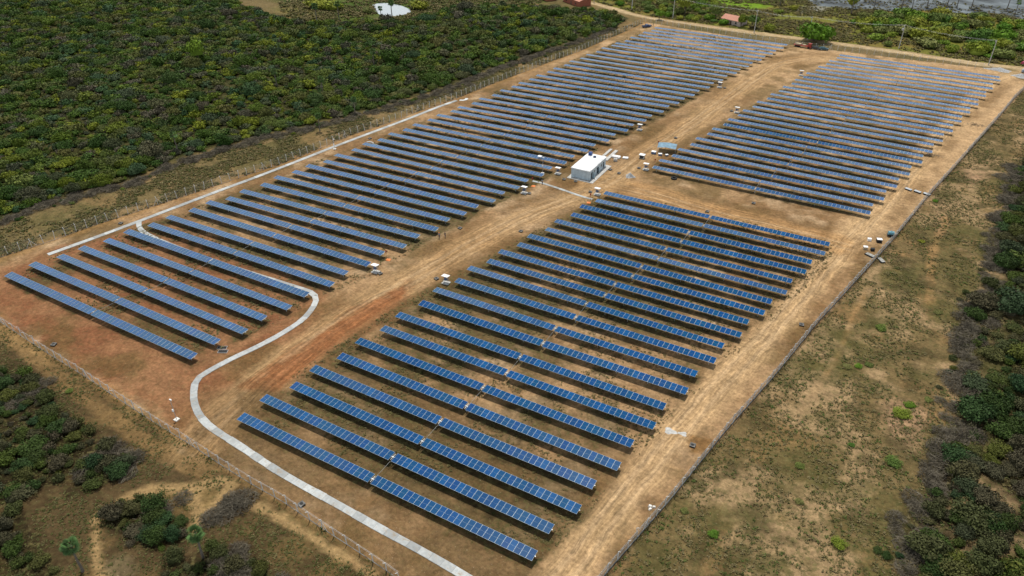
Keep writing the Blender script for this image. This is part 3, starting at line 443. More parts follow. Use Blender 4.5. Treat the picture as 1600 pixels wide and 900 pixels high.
def ribbon(name, line, wd, h, step=2.2, lo=.30, hi=.50, sm=1):
    P = smooth_line(line, step, sm); Vv = []; Ff = []; val = []; r = random.Random(len(P))
    for i in range(len(P)-1):
        a, b_ = P[i], P[i+1]
        da = (P[min(i+1, len(P)-1)]-P[max(i-1, 0)]).normalized(); db = (P[min(i+2, len(P)-1)]-P[i]).normalized()
        na = Vector((-da.y, da.x, 0)); nb = Vector((-db.y, db.x, 0)); a = a+(b_-a).normalized()*.03; w_ = wd/2*r.uniform(.94, 1.06)
        q = [a+na*w_, a-na*w_, b_-nb*w_, b_+nb*w_]; k = len(Vv)
        Vv += [(p.x, p.y, h) for p in q]+[(p.x, p.y, -.05) for p in q]
        Ff += [(k, k+1, k+2, k+3), (k+1, k, k+4, k+5), (k+3, k+2, k+6, k+7), (k, k+3, k+7, k+4), (k+2, k+1, k+5, k+6)]; val += [r.uniform(lo, hi)]*8
    me = mesh(name, Vv, Ff, [M['slab']]); a = me.attributes.new('slab', 'FLOAT', 'POINT'); a.data.foreach_set('value', np.array(val, np.float32))
    return tag(obj(name, me), kind='structure')
ribbon('footpath', Z['path_loop'], 1.45, .10, 2.3); ribbon('footpath', Z['path_main'], 1.45, .104, 3.0)
ribbon('footpath', Z['path_flare'], 1.2, .09, 1.5, .6, .7); ribbon('footpath', Z['path_spur'], .5, .09, 1.2); ribbon('footpath', Z['path_trench'], .9, .10, 1.1)

# ---------------------------------------------------------------- solar rows
PW, PL, TH = 1.125, 2.08, 1.42
def panel_mesh():
    x, y, f, zt = PW/2, PL/2, .022, .02; mb = MB()
    mb.box((0, 0, zt-.0175), (2*x, 2*y, .035), 0)
    g = .006
    for s in (-1, 1):
        y0, y1 = (g, y-f) if s > 0 else (-y+f, -g)
        mb.add([(-x+f, y0, zt+.003), (x-f, y0, zt+.003), (x-f, y1, zt+.003), (-x+f, y1, zt+.003)], [(0, 1, 2, 3)], 1)
    return mb.mesh('solar_panel', M['frame'], M['pv'])
pan_me = panel_mesh()
RL = 64.9
mb = MB(); mb.box((0, 0, -.12), (RL, .13, .13))
for i in range(57): mb.box((-RL/2+.2+i*(RL-.4)/56, 0, -.035), (.06, 1.5, .04))
tube_me = mb.mesh('torque_tube', M['steel'])
mb = MB(); mb.box((0, 0, .62), (.10, .16, 1.28)); mb.box((0, 0, 1.27), (.14, .34, .12)); post_me = mb.mesh('support_post', M['steel'])
mb = MB(); mb.box((0, 0, .62), (.18, .22, 1.24)); mb.box((0, -.02, 1.34), (.26, .24, .24)); mb.tube((0, -.3, 1.1), (0, .3, 1.1), .09); drive_me = mb.mesh('drive_unit', M['steel'])
mb = MB(); mb.tube((0, 0, 0), (0, 1, 0), .028, n=6); shaft_me = mb.mesh('drive_shaft', M['conc_old'])
ONES = 'first second third fourth fifth sixth seventh eighth ninth tenth eleventh twelfth thirteenth fourteenth fifteenth sixteenth seventeenth eighteenth nineteenth'.split()
TENS = {20: ('twentieth', 'twenty'), 30: ('thirtieth', 'thirty'), 40: ('fortieth', 'forty'), 50: ('fiftieth', 'fifty')}
def ordinal(n):
    if n < 20: return ONES[n-1]
    t_ = n//10*10; return TENS[t_][0] if n == t_ else TENS[t_][1]+'-'+ONES[n-t_-1]
LAB = {'A': 'deep blue solar row of the near right block, %s from its front corner',
       'C': 'blue solar row of the long left block, %s from its front end',
       'B': 'pale blue solar row of the far right block, %s beyond the cross track'}
GRP = {'A': 'solar panel rows of the near right block', 'C': 'solar panel rows of the long left block', 'B': 'solar panel rows of the far right block'}
rr = random.Random(11)
for nm in 'ACB':
    R_ = ROWS[nm]
    for i, (cx, cy, ln, an) in enumerate(R_):
        root = empty('solar_row', (cx, cy, 0), math.radians(an)); tag(root, LAB[nm] % ordinal(i+1), 'solar panels', GRP[nm])
        tilt = math.radians(TILT+rr.choice([-3.5, -2, -1, 0, 0, 1, 2.5])); gp = .29 if nm == 'A' else .18; pitch = max(1.128, min(1.2, (ln-2*gp)/56))
        for k in range(56):
            x = (k-27.5)*pitch+(gp if k > 27 else -gp)
            obj('solar_panel', pan_me, root, (x, 0, TH), (tilt+rr.gauss(0, .004), 0, 0))
        sx = (56*pitch+.84)/RL
        obj('torque_tube', tube_me, root, (0, 0, TH), (tilt, 0, 0), (sx, 1, 1))
        for k in (-4.5, -3.5, -2.5, -1.5, -.7, .7, 1.5, 2.5, 3.5, 4.5): obj('support_post', post_me, root, (k*6.9*sx, 0, 0))
        obj('drive_unit', drive_me, root)
        if i % 2 == 0 and i+1 < len(R_):
            nx_ = R_[i+1]; dx, dy = nx_[0]-cx, nx_[1]-cy; a_ = math.radians(an)
            obj('drive_shaft', shaft_me, root, (0, .3, 1.1), (0, 0, math.atan2(dy, dx)-math.pi/2-a_), (1, math.hypot(dx, dy)-.6, 1))

# ---------------------------------------------------------------- fences
mb = MB(); mb.box((0, 0, 1.1), (.13, .13, 2.2), taper=.85); mb.add([(-.05, -.055, 2.2), (.05, -.055, 2.2), (.05, .055, 2.2), (-.05, .055, 2.2), (-.04, .36, 2.56), (.04, .36, 2.56), (.04, .45, 2.5), (-.04, .45, 2.5)], [(0, 1, 5, 4), (1, 2, 6, 5), (2, 3, 7, 6), (3, 0, 4, 7), (4, 5, 6, 7)])
fpost_me = mb.mesh('fence_post', pmat('pale_post', (.58, .57, .55), .9, noise=.1))
mb = MB()
for s in (-1, 1): mb.tube((0, 0, 2.0), (s*1.3, 0, 0), .06, n=6)
brace_me = mb.mesh('corner_brace', M['conc'])
def fence(line, label, out, sp=2.9, h=2.15, plinth=.25, net_='net'):
    P = resample(line, sp); o0 = P[0]; root = empty('chain_link_fence', o0); tag(root, label, 'fence')
    vis = [i for i, p in enumerate(P) if inview(np.array([p.x]), np.array([p.y]), 40, 20)[0]]
    vis.sort(key=lambda i: P[i].length); near = set(vis[:98]); rest = MB(); last = len(P)-1
    net = MB(); wire = MB(); pl = MB()
    for i, p in enumerate(P):
        a = P[max(i-1, 0)]; b_ = P[min(i+1, last)]; d = (b_-a).normalized(); rz = math.atan2(d.y, d.x)+(0 if out > 0 else math.pi)
        l = p-o0; jx = rr.gauss(0, .05)
        if i in near: obj('fence_post', fpost_me, root, l, (jx, rr.gauss(0, .05), rz+rr.gauss(0, .12)))
        elif i in vis:
            mt = Matrix.Translation(l)@Matrix.Rotation(rz, 4, 'Z'); rest.add([mt@v.co for v in fpost_me.vertices], [tuple(q.vertices) for q in fpost_me.polygons])
        if i % 12 == 6 and i in near: obj('corner_brace', brace_me, root, l, (0, 0, rz))
        if i < last:
            q = P[i+1]-o0; net.add([(l.x, l.y, plinth), (q.x, q.y, plinth), (q.x, q.y, h), (l.x, l.y, h)], [(0, 1, 2, 3)])
            n_ = Vector((-d.y, d.x, 0))*out
            for k in range(3):
                u = n_*(.1+.14*k)+Vector((0, 0, 2.24+.12*k)); wire.tube(l+u, q+u, .006, n=3, cap=False)
            wire.tube(l+Vector((0, 0, h)), q+Vector((0, 0, h)),   .008, n=3, cap=False)
            if plinth: m_ = (l+q)/2; pl.box((m_.x, m_.y, plinth/2-.02), ((q-l).length-.012, .12, plinth), rz=math.atan2((q-l).y, (q-l).x))
    net.build('wire_mesh', M[net_], root); wire.build('barbed_wire', M['steel'], root)
    if plinth: pl.build('concrete_plinth', M['conc_dark'], root)
    if rest.V: tag(rest.build('fence_post', M['conc'], root), kind='stuff')
fence(Z['fence_left'], 'chain-link fence on leaning concrete posts between the footpath and the dark scrub', 1, plinth=.06)
fence(Z['fence_front'], 'chain-link fence on concrete posts below the red earth in front', -1, plinth=.06)
fence(Z['fence_right'], 'grey chain-link fence with concrete base along the right edge of the solar farm', -1, plinth=.35, net_='netd')
fence(Z['fence_road'], 'thin wire fence along the verge of the outer dirt road', 1, 3.2, 1.7, 0)
# ---------------------------------------------------------------- control building
root = empty('control_building', (-87.75, 206.0, 0)); tag(root, 'small grey block building with flat white roof beside the central track', 'building')
hx, hy, hh = 3.15, 6.4, 3.1
b_ = MB(); T = .18
doors = [(-5.1, -4.1, 0, 2.2), (-2.9, -2.1, 1.1, 2.1), (-.6, .5, 0, 2.2), (2.4, 3.4, 1.1, 2.1), (4.2, 5.2, 0, 2.2)]
b_.box((0, -hy+T/2, hh/2), (2*hx, T, hh)); b_.box((0, hy-T/2, hh/2), (2*hx, T, hh)); b_.box((-hx+T/2, 0, hh/2), (T, 2*hy-2*T-.004, hh))
ys = -hy+T+.002
for (a, c_, z0, z1) in doors:
    if a > ys: b_.box((hx-T/2, (ys+a)/2, hh/2), (T, a-ys, hh))
    if z0: b_.box((hx-T/2, (a+c_)/2, z0/2), (T, c_-a, z0))
    b_.box((hx-T/2, (a+c_)/2, (z1+hh)/2), (T, c_-a, hh-z1)); ys = c_
b_.box((hx-T/2, (ys+hy-T)/2, hh/2), (T, hy-T-ys-.002, hh)); b_.build('wall', M['wallg'], root)
MB().box((0, 0, hh/2), (2*hx-.8, 2*hy-.8, hh-.1)).build('interior_shade', M['dark'], root)  # near-black block behind the openings, the room's shade painted as its colour
r_ = MB(); r_.box((0, 0, hh+.09), (2*hx+.36, 2*hy+.36, .17)); r_.box((0, 0, hh+.2), (2*hx+.1, 2*hy+.1, .05)); [r_.box((0, -5.6+1.6*k, hh+.235), (2*hx+.08, .06, .03)) for k in range(8)]; rf = r_.build('roof', M['roofw'], root)
tk = MB(); tk.box((-1.9, 5.3, hh+.68), (1.05, 1.05, .9)); tk.box((-1.9, 5.3, hh+1.16), (1.1, 1.1, .06)); tk.build('water_tank', M['blue'], rf)
v_ = MB(); v_.tube((.1, 4.2, hh+.23), (.1, 4.2, hh+.5), .35, .45, 14); v_.tube((.1, 4.2, hh+.5), (.1, 4.2, hh+.62), .55, .2, 14); v_.build('roof_vent', M['navy'], rf)
for i, (a, c_, z0, z1) in enumerate(doors):
    if z0: w_ = MB(); w_.box((hx-.09, (a+c_)/2, (z0+z1)/2), (.05, c_-a-.02, z1-z0-.02)); w_.build('window', M['glass'], root)
for (y, ang) in ((-4.1, .25), (.5, .9)):
    d_ = MB(); d_.box((.5, 0, 1.1), (1.0, .05, 2.15)); d_.box((.9, .05, 1.05), (.05, .1, .12)); tag(d_.build('door', M['doorb'], root, loc=(hx+.03, y, 0), rot=(0, 0, -ang)), 'pale blue door leaf standing open')
ap = MB(); ap.box((.5, -.3, .075), (2*hx+2.6, 2*hy+2.2, .15)); ap.build('apron', M['conc'], root)
# cable-trench slabs and pallets behind it
def G0(k): return Vector((*PT['misc'][k], 0))
p0 = G0('slabs'); t_ = MB(); t_.box((0, 0, .15), (1.1, 9.5, .3), 0); t_.box((-2.1, 1, .15), (.9, 8, .3), 0); tag(t_.build('trench_edging', M['conc'], None, loc=(p0.x-3.2, p0.y-4, 0)), 'open concrete cable trench running out behind the white roofed building', 'cable trench')
m0 = G0('materials')
for i, (dx, dy, sx, sy, sz, mt, lb) in enumerate([(0, 4.5, 2.6, 1.5, .5, 'white', 'wide white wrapped bundle stacked behind the small building'), (2.9, 5.4, 1.8, 1.2, .3, 'white', 'low white sheet pile farthest behind the small building'), (.8, 1.8, 1.2, 1.0, .7, 'conc', 'grey crate on the apron corner behind the small building')]):
    q = MB(); q.box((0, 0, sz/2+.12), (sx, sy, sz), 0)
    for k in (-.4, 0, .4): q.box((k*sx, 0, .055), (.1, sy, .11), 1)
    q.box((.1, .05, sz+.14), (sx*.7, sy*.8, .05), 0, rz=.2)
    tag(q.build('material_pallet', [M[mt], M['wood']], None, loc=(m0.x+dx, m0.y+dy, 0), rot=(0, 0, .15*i)), lb, 'pallet')

# ---------------------------------------------------------------- inverter kiosks
KL = ['at the footpath loop end by the left panel rows', 'opposite, at the front rows of the near right block', 'at the row ends short of the white cable trench', 'just left of the small grey building', 'at the corner of the near right block by the trench', 'at the front corner of the far right block', 'by the left block behind the small building', 'on the far track side, left of the far right block', 'at the left block far up the track', 'farthest back beside the top of the far right block']
def kiosk(p, lb):
    r = empty('inverter_kiosk', (*p, 0), .03); tag(r, 'white canopy inverter stand '+lb, 'inverter stand', 'inverter stands along the central track')
    MB().box((0, 0, .07), (1.9, 1.6, .14)).build('concrete_pad', M['conc'], r)
    q = MB()
    for sx in (-.6, .6):
        for sy in (-.35, .35): q.box((sx, sy, .18+.96), (.07, .07, 1.92+.05*sy))
    q.box((0, .1, 1.0), (1.2, .05, .06)); q.box((0, .1, 1.5), (1.2, .05, .06)); q.build('frame', M['steel'], r)
    MB().box((0, 0, 2.16), (1.75, 1.5, .05), rx=-.16).build('canopy', M['white'], r)
    c_ = MB(); c_.box((-.12, -.04, 1.12), (.62, .26, .72)); c_.box((-.12, -.18, 1.12), (.5, .03, .6)); c_.box((.42, -.02, 1.2), (.28, .2, .4)); c_.build('inverter_box', M['navygrey'], r)
M['navygrey'] = pmat('blue_grey_cabinet', (.10, .14, .24), .5)
for p, lb in zip(PT['kiosk'], KL): kiosk(p, lb)
HL = ['between footpath and front fence, nearest the camera', 'below the front fence corner on red earth', 'on the right perimeter track beside the wet patch', 'against the right fence halfway up the track', 'between left fence and upper footpath', 'touching the kiosk pad by the footpath loop', 'left of the kiosk opposite the footpath loop', 'beside the central track by two workers', 'behind the top row of the near right block', 'alone on the cross track', 'left of the track beyond the near rows', 'left of the kiosk at the near right block corner', 'behind the small building on open sand', 'in front of the small building, left of the apron', 'touching the apron front of the small building', 'on the apron end behind the doors', 'beside the kiosk before the cable trench', 'left of the kiosk by the far right block', 'right of the far kiosk on the left block', 'left of the kiosk on the far track', 'at the tent between track and far right block', 'on the upper footpath edge']
for p, lb in zip(PT['handhole'], HL):
    q = MB(); q.box((0, 0, .13), (.95, .95, .26), 0); q.box((.03, .02, .30), (1.05, 1.0, .08), 1); q.tube((0, 0, .34), (0, 0, .36), .3, n=10)
    tag(q.build('inspection_box', [M['black'], M['conc_dark']], None, loc=(*p, 0), rot=(0, 0, rr.uniform(-.4, .4))), 'grey concrete cable box '+lb, 'cable box', 'concrete cable boxes on the farm')

# ---------------------------------------------------------------- poles
PLb = ['second pole from the left, before dense bushes', 'pole right of the parked blue car', 'pole near the tiled cottage', 'pole in front of the big bright tree', 'pole carrying a transformer', 'rightmost pole by the red car', 'leftmost pole at the brick house']
for k, (p, lb) in enumerate(zip(PT['pole'], PLb)):
    r = empty('utility_pole', (*p, 0), math.radians(75)); tag(r, 'pale concrete utility '+lb, 'utility pole', 'utility poles along the outer road')
    MB().tube((0, 0, 0), (0, 0, 11), .22, .13, 10).build('pole', M['conc'], r)
    MB().box((0, .14, 10.6), (2.0, .12, .14)).build('crossarm', M['conc'], r)
    for x in (-.9, 0, .9): q = MB(); q.tube((x, .14, 10.67), (x, .14, 10.95), .07, .04, 8); q.build('insulator', M['white'], r)
    if k == 4: q = MB(); q.tube((0, .55, 8.4), (0, .55, 9.4), .38, n=12); q.box((0, .25, 8.9), (.2, .4, .1)); q.build('transformer', M['steel'], r)
p_ = PT['pole']; order = [6, 0, 1, 2, 3, 4, 5]; wr = MB()
for a, c_ in zip(order[:-1], order[1:]):
    A_, B_ = Vector((*p_[a], 10.9)), Vector((*p_[c_], 10.9))
    for s in (-.8, 0, .8):
        n_ = (B_-A_).normalized().orthogonal(); n_ = Vector((-(B_-A_).y, (B_-A_).x, 0)).normalized()*s; pr = A_+n_
        for k in range(1, 9):
            t_ = k/8; q_ = A_.lerp(B_, t_)+n_-Vector((0, 0, 4*t_*(1-t_)*1.0)); wr.tube(pr, q_, .015, n=3, cap=False); pr = q_
tag(wr.build('power_line', M['steel']), 'thin overhead wires strung between the concrete utility poles', 'power line')
def cctv(p, h, lb):
    r = empty('camera_pole', (*p, 0)); tag(r, lb, 'camera pole')
    MB().tube((0, 0, .2), (0, 0, h), .07, .05, 8).build('pole', M['steel'], r); MB().box((0, 0, .1), (.9, .9, .2)).build('base', M['limew'], r)
    MB().box((0, -.12, h*.48), (.34, .25, .5)).build('cabinet', M['white'], r); q = MB(); q.box((.12, 0, h+.05), (.5, .22, .16)); q.tube((.3, 0, h+.02), (.42, 0, h), .09, n=8); q.build('camera_head', M['white'], r)
cctv(PT['cctv'][0], 5.2, 'slim steel camera pole with white cabinet inside the front fence corner')
cctv(PT['misc']['pole2'], 3.6, 'short camera pole between the left fence and the upper footpath')
cctv(PT['misc']['poleC'], 5.5, 'tall thin camera pole at the left end of the cable trench')

# ---------------------------------------------------------------- small site objects
def put(mb, name, mats, k, label, cat, rz=0, dx=0, dy=0, group=None):
    p = G0(k); return tag(mb.build(name, mats, None, loc=(p.x+dx, p.y+dy, 0), rot=(0, 0, rz)), label, cat, group)
bm = bmesh.new(); VV = []; FF = []
for i in range(24):
    for j in range(10):
        a = 2*math.pi*i/24; e = 2*math.pi*j/10; VV.append(((.75+.28*math.cos(e))*math.cos(a), (.75+.28*math.cos(e))*math.sin(a), .26+.26*math.sin(e)))
FF = [(i*10+j, ((i+1) % 24)*10+j, ((i+1) % 24)*10+(j+1) % 10, i*10+(j+1) % 10) for i in range(24) for j in range(10)]
tyre_me = mesh('tyre', VV, FF, [M['black']], None, True)
tag(obj('tyre', tyre_me, None, G0('tyre')), 'big black tyre lying on sand before the far right block', 'tyre')
p = G0('spare')
for k, lb in enumerate(('upper', 'lower')):
    q = MB(); q.box((0, 0, .06), (2.1, 1.05, .05), 0); q.box((0, 0, .088), (2.0, .95, .006), 1); tag(q.build('loose_panel', [M['steel'], M['black']], None, loc=(p.x+k*1.2-.6, p.y-k*.9+.4, .02*k), rot=(.05, 0, .5)), lb+' of two dark panels lying on the ground by the footpath bend', 'loose panel')
def heap(k, rx, ry, h, mat, label, cat, name='sand_heap', seed=1):
    r = np.random.default_rng(seed); n = 20; Vv = [(0, 0, h)]; rings = 5; Ff = []
    for a in range(1, rings+1):
        for i in range(n):
            t_ = 2*math.pi*i/n; q = a/rings*(1+.25*math.sin(3*t_+seed)+r.normal(0, .06)); Vv.append((q*rx*math.cos(t_), q*ry*math.sin(t_), max(-.02, h*(1-(a/rings))**1.2+(r.normal(0, .06*h) if a < rings else -.02))))
    for i in range(n): Ff.append((0, 1+i, 1+(i+1) % n))
    for a in range(rings-1):
        for i in range(n): b0 = 1+a*n; Ff.append((b0+i, b0+n+i, b0+n+(i+1) % n, b0+(i+1) % n))
    return tag(obj(name, mesh(name, Vv, Ff, [mat], None, True), None, G0(k)), label, cat)
heap('sand1', 1.3, .9, .2, M['conc'], 'left pale sand heap beside the right perimeter track', 'sand heap')
heap('sand2', .9, .6, .15, M['conc'], 'right, smaller pale sand heap beside the perimeter track', 'sand heap', seed=4)
heap('gravel', 5, 2.2, 1.3, M['gravel'], 'grey gravel heap beyond the far right rows near the outer road', 'gravel heap', 'gravel_heap', 5)
heap('drum', 3.2, 2.0, 1.4, M['gravel'], 'grey rubble mound by the parked cars at the right edge', 'rubble heap', 'rubble_heap', 6)
heap('heap', 1.6, 1.3, 1.5, M['gravel'], 'grey cement heap on the track junction behind the building', 'cement heap', 'cement_heap', 7)
q = MB(); q.box((0, 0, .2), (.7, .5, .4), taper=.7); q.box((.6, .2, .15), (.6, .4, .3), taper=.75, rz=.4); q.box((.2, -.5, .12), (.6, .4, .24), taper=.7, rz=.9); put(q, 'cement_sacks', M['limew'], 'sack', 'white sacks piled against the right fence near the front', 'sacks')
# red warning markers and orange ground mats
for k, lb in (('flag1', 'at the left end of the cable trench'), ('flag2', 'at the right end of the cable trench'), ('flag3', 'at the front corner of the far right block'), ('flag4', 'behind the tent by the far right block'), ('red1', 'by the kiosk at the footpath loop')):
    p = G0(k); r = empty('fire_marker', p); tag(r, 'red fire board on a post '+lb, 'fire marker', 'red fire points')
    MB().tube((0, 0, 0), (0, 0, 1.7), .035, n=6).build('post', M['steel'], r); q = MB(); q.box((0, 0, 1.55), (.42, .08, .5)); q.tube((0, -.16, .9), (0, -.16, 1.35), .1, n=8); q.build('board', M['red'], r)
for k, lb in (('mat1', 'left end of the cable trench'), ('mat2', 'right end of the cable trench'), ('red2', 'kiosk at the footpath loop')):
    q = MB(); q.box((0, 0, .06), (1.3, 1.1, .12), taper=.9); q.box((.1, .1, .15), (.8, .7, .06), taper=.85, rz=.3); put(q, 'sand_tray', M['orange'], k, 'orange sand tray on the ground at the '+lb, 'sand tray', .2, group='orange sand trays')
# shade tent and clutter
p = G0('pallets'); r = empty('work_tent', p, .2); tag(r, 'sagging blue grey shade tent with gear beneath by the far right block', 'tent')
Vv = []; n = 7
for i in range(n):
    for j in range(n): u, v = i/(n-1)*2-1, j/(n-1)*2-1; Vv.append((u*3.1, v*2.3, 2.2+.5*(1-abs(v))-.35*(1-u*u)*(1-abs(v))*.6-.3*abs(u*v)))
Ff = [(i*n+j, (i+1)*n+j, (i+1)*n+j+1, i*n+j+1) for i in range(n-1) for j in range(n-1)]
M['tarp'] = pmat('blue_grey_tarp', (.16, .27, .36), .6, noise=.25, scale=1)
obj('canopy', mesh('canopy', Vv, Ff, [M['tarp']], None, True), r)
q = MB()
for sx in (-3, 3):
    for sy in (-2.2, 2.2): q.tube((sx, sy, 0), (sx, sy, 2.1), .04, n=6)
q.build('tent_poles', M['steel'], r)
for i, (dx, dy, s) in enumerate([(-3.2, -4.2, 1.1), (-.8, -4.6, .9), (1.3, -3.9, .7)]):
    q = MB(); q.box((0, 0, s*.35), (s*1.3, s, s*.7), 0); q.box((0, 0, s*.74), (s*1.4, s*1.1, .06), 1); tag(q.build('tool_crate', [M['navygrey'], M['white']], None, loc=(p.x+dx, p.y+dy, 0), rot=(0, 0, .4*i)), ('leftmost', 'middle', 'rightmost')[i]+' of three tool crates standing before the shade tent', 'crate', 'tool crates at the tent')
p = G0('crates'); q = MB(); q.box((0, 0, .6), (1.5, 1.2, 1.2), 0); q.box((0, 0, 1.26), (1.9, 1.6, .1), 1); q.box((0, -.62, .6), (1.1, .04, .8), 2); tag(q.build('generator_box', [M['conc_old'], M['white'], M['dark']], None, loc=p), 'white topped dark box standing left of the shade tent', 'generator')
p = G0('panelpile'); 
for i in range(3):
    q = MB(); q.box((0, 0, .2), (1.9, 1.0, .4), 0); q.box((0, 0, .42), (2.0, 1.05, .04), 1); tag(q.build('panel_stack', [M['black'], M['steel']], None, loc=(p.x+i*2.6-2, p.y-i*.5, 0), rot=(0, 0, -.4)), ('left', 'middle', 'right')[i]+' of three dark flat stacks beside the right perimeter track bend', 'panel stack', 'flat stacks at the track bend')
for k, lb, mt, sz in (('bulk1', 'brown drum like box', 'wood', .9), ('bulk2', 'dark small box', 'black', .8), ('bulk3', 'white topped dark box nearest the fence', 'black', 1.1), ('bulk4', 'small white box', 'white', .8)):
    q = MB(); q.box((0, 0, sz*.4), (sz*1.2, sz, sz*.8), 0, taper=.95); q.box((0, 0, sz*.83), (sz*1.25, sz*1.05, .06), 1); put(q, 'site_box', [M[mt], M['white'] if k != 'bulk2' else M['black']], k, lb+' at the cross track end by the right fence', 'box', .3)
for i, (k, dx, dy) in enumerate((('bulk1', 1.5, -3.2), ('bulk2', 2.6, -4.5))):
    q = MB(); q.box((0, 0, .15), (2.4, 1.1, .3), 0); q.box((.1, .1, .35), (2.2, 1., .1), 1, rz=.08); put(q, 'slab_stack', [M['black'], M['conc_old']], k, ('left', 'right')[i]+' grey slab stack lying in front of the boxes by the right fence', 'slabs', -.5-i*.5, dx, dy)
p = G0('tank'); r = empty('water_tank_trailer', p, .3); tag(r, 'pale turquoise water tank trailer parked against the right fence', 'trailer')
q = MB(); q.tube((-.75, 0, .95), (.75, 0, .95), .55, n=16); q.tube((0, 0, 1.46), (0, 0, 1.6), .2, n=10); q.build('tank', pmat('turquoise', (.14, .32, .40), .5), r)
q = MB(); q.box((0, 0, .42), (1.8, 1.2, .1)); q.tube((.9, 0, .42), (1.9, 0, .4), .05); q.build('chassis', M['black'], r)
for s in (-.65, .65): q = MB(); q.tube((0, s-.08, .32), (0, s+.08, .32), .32, n=14); q.build('wheel', M['black'], r)
for k, lb in (('debris', 'lower'), ('debris2', 'upper')):
    q = MB(); r2 = random.Random(len(lb))
    for i in range(46): a = r2.uniform(0, 6.3); x, y = r2.gauss(0, 1.5), r2.gauss(0, .8); q.tube((x, y, r2.uniform(0, .5)), (x+math.cos(a)*1.3, y+math.sin(a)*1.3, r2.uniform(0, .9)), .05, .02, 4)
    put(q, 'branch_pile', M['stick'], k, lb+' heap of cut branches between the perimeter track and right fence', 'branch pile')
p = G0('tarp'); q = MB(); q.box((0, 0, 2.15), (1.3, 1.0, .05), 0, rx=.1)
for s in (-.45, .45): q.box((s, 0, 1.06), (.07, .07, 2.1), 1)
q.box((0, -.05, 1.2), (.5, .25, .6), 1); put(q, 'weather_station', [M['white'], M['steel']], 'tarp', 'white topped equipment stand rising between two left block rows', 'equipment stand', dy=1.6)

# ---------------------------------------------------------------- vehicles
def car(p, rz, col, label, cat, kind='hatch'):
    r = empty('parked_'+('pickup' if kind == 'pickup' else 'car'), p, rz); tag(r, label, cat)
    mp_ = pmat('car_paint', col, .3, spec=.6, noise=.02)
    L_ = 5.1 if kind == 'pickup' else 4.1; W_ = 1.78; prof = {'hatch': [(-2.05, .45), (-2.05, .95), (-1.95, 1.05), (-1.55, 1.42), (.35, 1.45), (1.05, 1.0), (1.95, .88), (2.05, .7), (2.05, .4), (-2.0, .35)], 'pickup': [(-2.55, .5), (-2.55, 1.0), (-.75, 1.02), (-.65, 1.5), (.55, 1.52), (1.2, 1.08), (2.45, .98), (2.55, .75), (2.55, .45), (-2.5, .4)]}[kind]
    n = len(prof); Vv = []
    for s, sc_ in ((-1, 1), (1, 1)):
        for x, z in prof: ww = W_/2*(1 if z < 1.06 else .84); Vv.append((x, s*ww, z))
    Ff = [tuple(range(n)), tuple(range(2*n-1, n-1, -1))]+[(i, n+i, n+(i+1) % n, (i+1) % n) for i in range(n)]
    me = mesh('body', Vv, Ff, [mp_]); body = obj('body', me, r); bv = body.modifiers.new('b', 'BEVEL'); bv.width = .06; bv.segments = 2
    g = MB(); xs = (-1.75, .8) if kind == 'hatch' else (-.62, .95)
    for s in (-1, 1): g.add([(xs[0]+.2, s*(W_/2*.93), 1.08), (xs[1]-.1, s*(W_/2*.93), 1.08), (xs[1]-.55, s*(W_/2*.855), 1.38), (xs[0]+.45, s*(W_/2*.855), 1.38)], [(0, 1, 2, 3)])
    g.add([(xs[1]+.25, -.68, 1.09), (xs[1]+.25, .68, 1.09), (xs[1]-.42, .62, 1.45), (xs[1]-.42, -.62, 1.45)], [(0, 1, 2, 3)]); g.build('windows', M['glass'], r)
    if kind == 'pickup': MB().box((-1.65, 0, 1.025), (1.5, 1.45, .02)).build('load_bed', M['black'], r)
    for x in (-L_/2+.85, L_/2-.85):
        for s in (-1, 1): q = MB(); q.tube((0, s*.02, 0), (0, s*.24, 0), .34, n=16); q.tube((0, s*.235, 0), (0, s*.25, 0), .19, n=10, m=1); q.build('wheel', [M['black'], M['steel']], r, loc=(x, s*.68, .34))
    for s in (-.6, .6): MB().box((L_/2-.02, s, .74), (.08, .3, .14)).build('headlight', M['white'], r)
car(G0('pickup'), .9, (.02, .045, .13), 'dark blue pickup parked at the top corner of the left block', 'pickup', 'pickup')
car(G0('carA'), -.15, (.03, .03, .035), 'dark car in the middle of the vehicles at the track top', 'car')
car(G0('carB')+Vector((1.5, 1, 0)), .3, (.04, .10, .13), 'dark teal car, rightmost vehicle at the track top', 'car')
car(G0('redcar'), -.2, (.42, .02, .08), 'crimson car on the outer road at the right edge', 'car')
car(G0('bluecar'), -.1, (.30, .36, .45), 'silver blue car just inside the gate at the right edge', 'car')
p = G0('truck'); r = empty('flatbed_truck', p, -.12); tag(r, 'red flatbed truck loaded with pale goods at the top of the central track', 'truck')
MB().box((-1, 0, .95), (6.5, 2.2, .22)).build('flatbed', M['red'], r)
cb_ = MB(); cb_.box((3.2, 0, 1.35), (1.7, 2.1, 1.9), taper=.88); cb_.build('cab', M['red'], r); MB().box((3.98, 0, 1.75), (.1, 1.7, .6)).build('windscreen', M['glass'], r)
for x in (-3, -1.8, 3):
    for s in (-1, 1): q = MB(); q.tube((0, -.13, 0), (0, .13, 0), .48, n=14); q.build('wheel', M['black'], r, loc=(x, s*.98, .48))
q = MB(); q.box((-2.2, 0, 1.36), (2.4, 1.6, .6)); q.box((.5, .2, 1.26), (1.4, 1.2, .4)); tag(q.build('cargo_bundle', M['wood'], None, loc=p, rot=(0, 0, -.12)), 'pale bundled goods resting on the red flatbed truck', 'cargo')

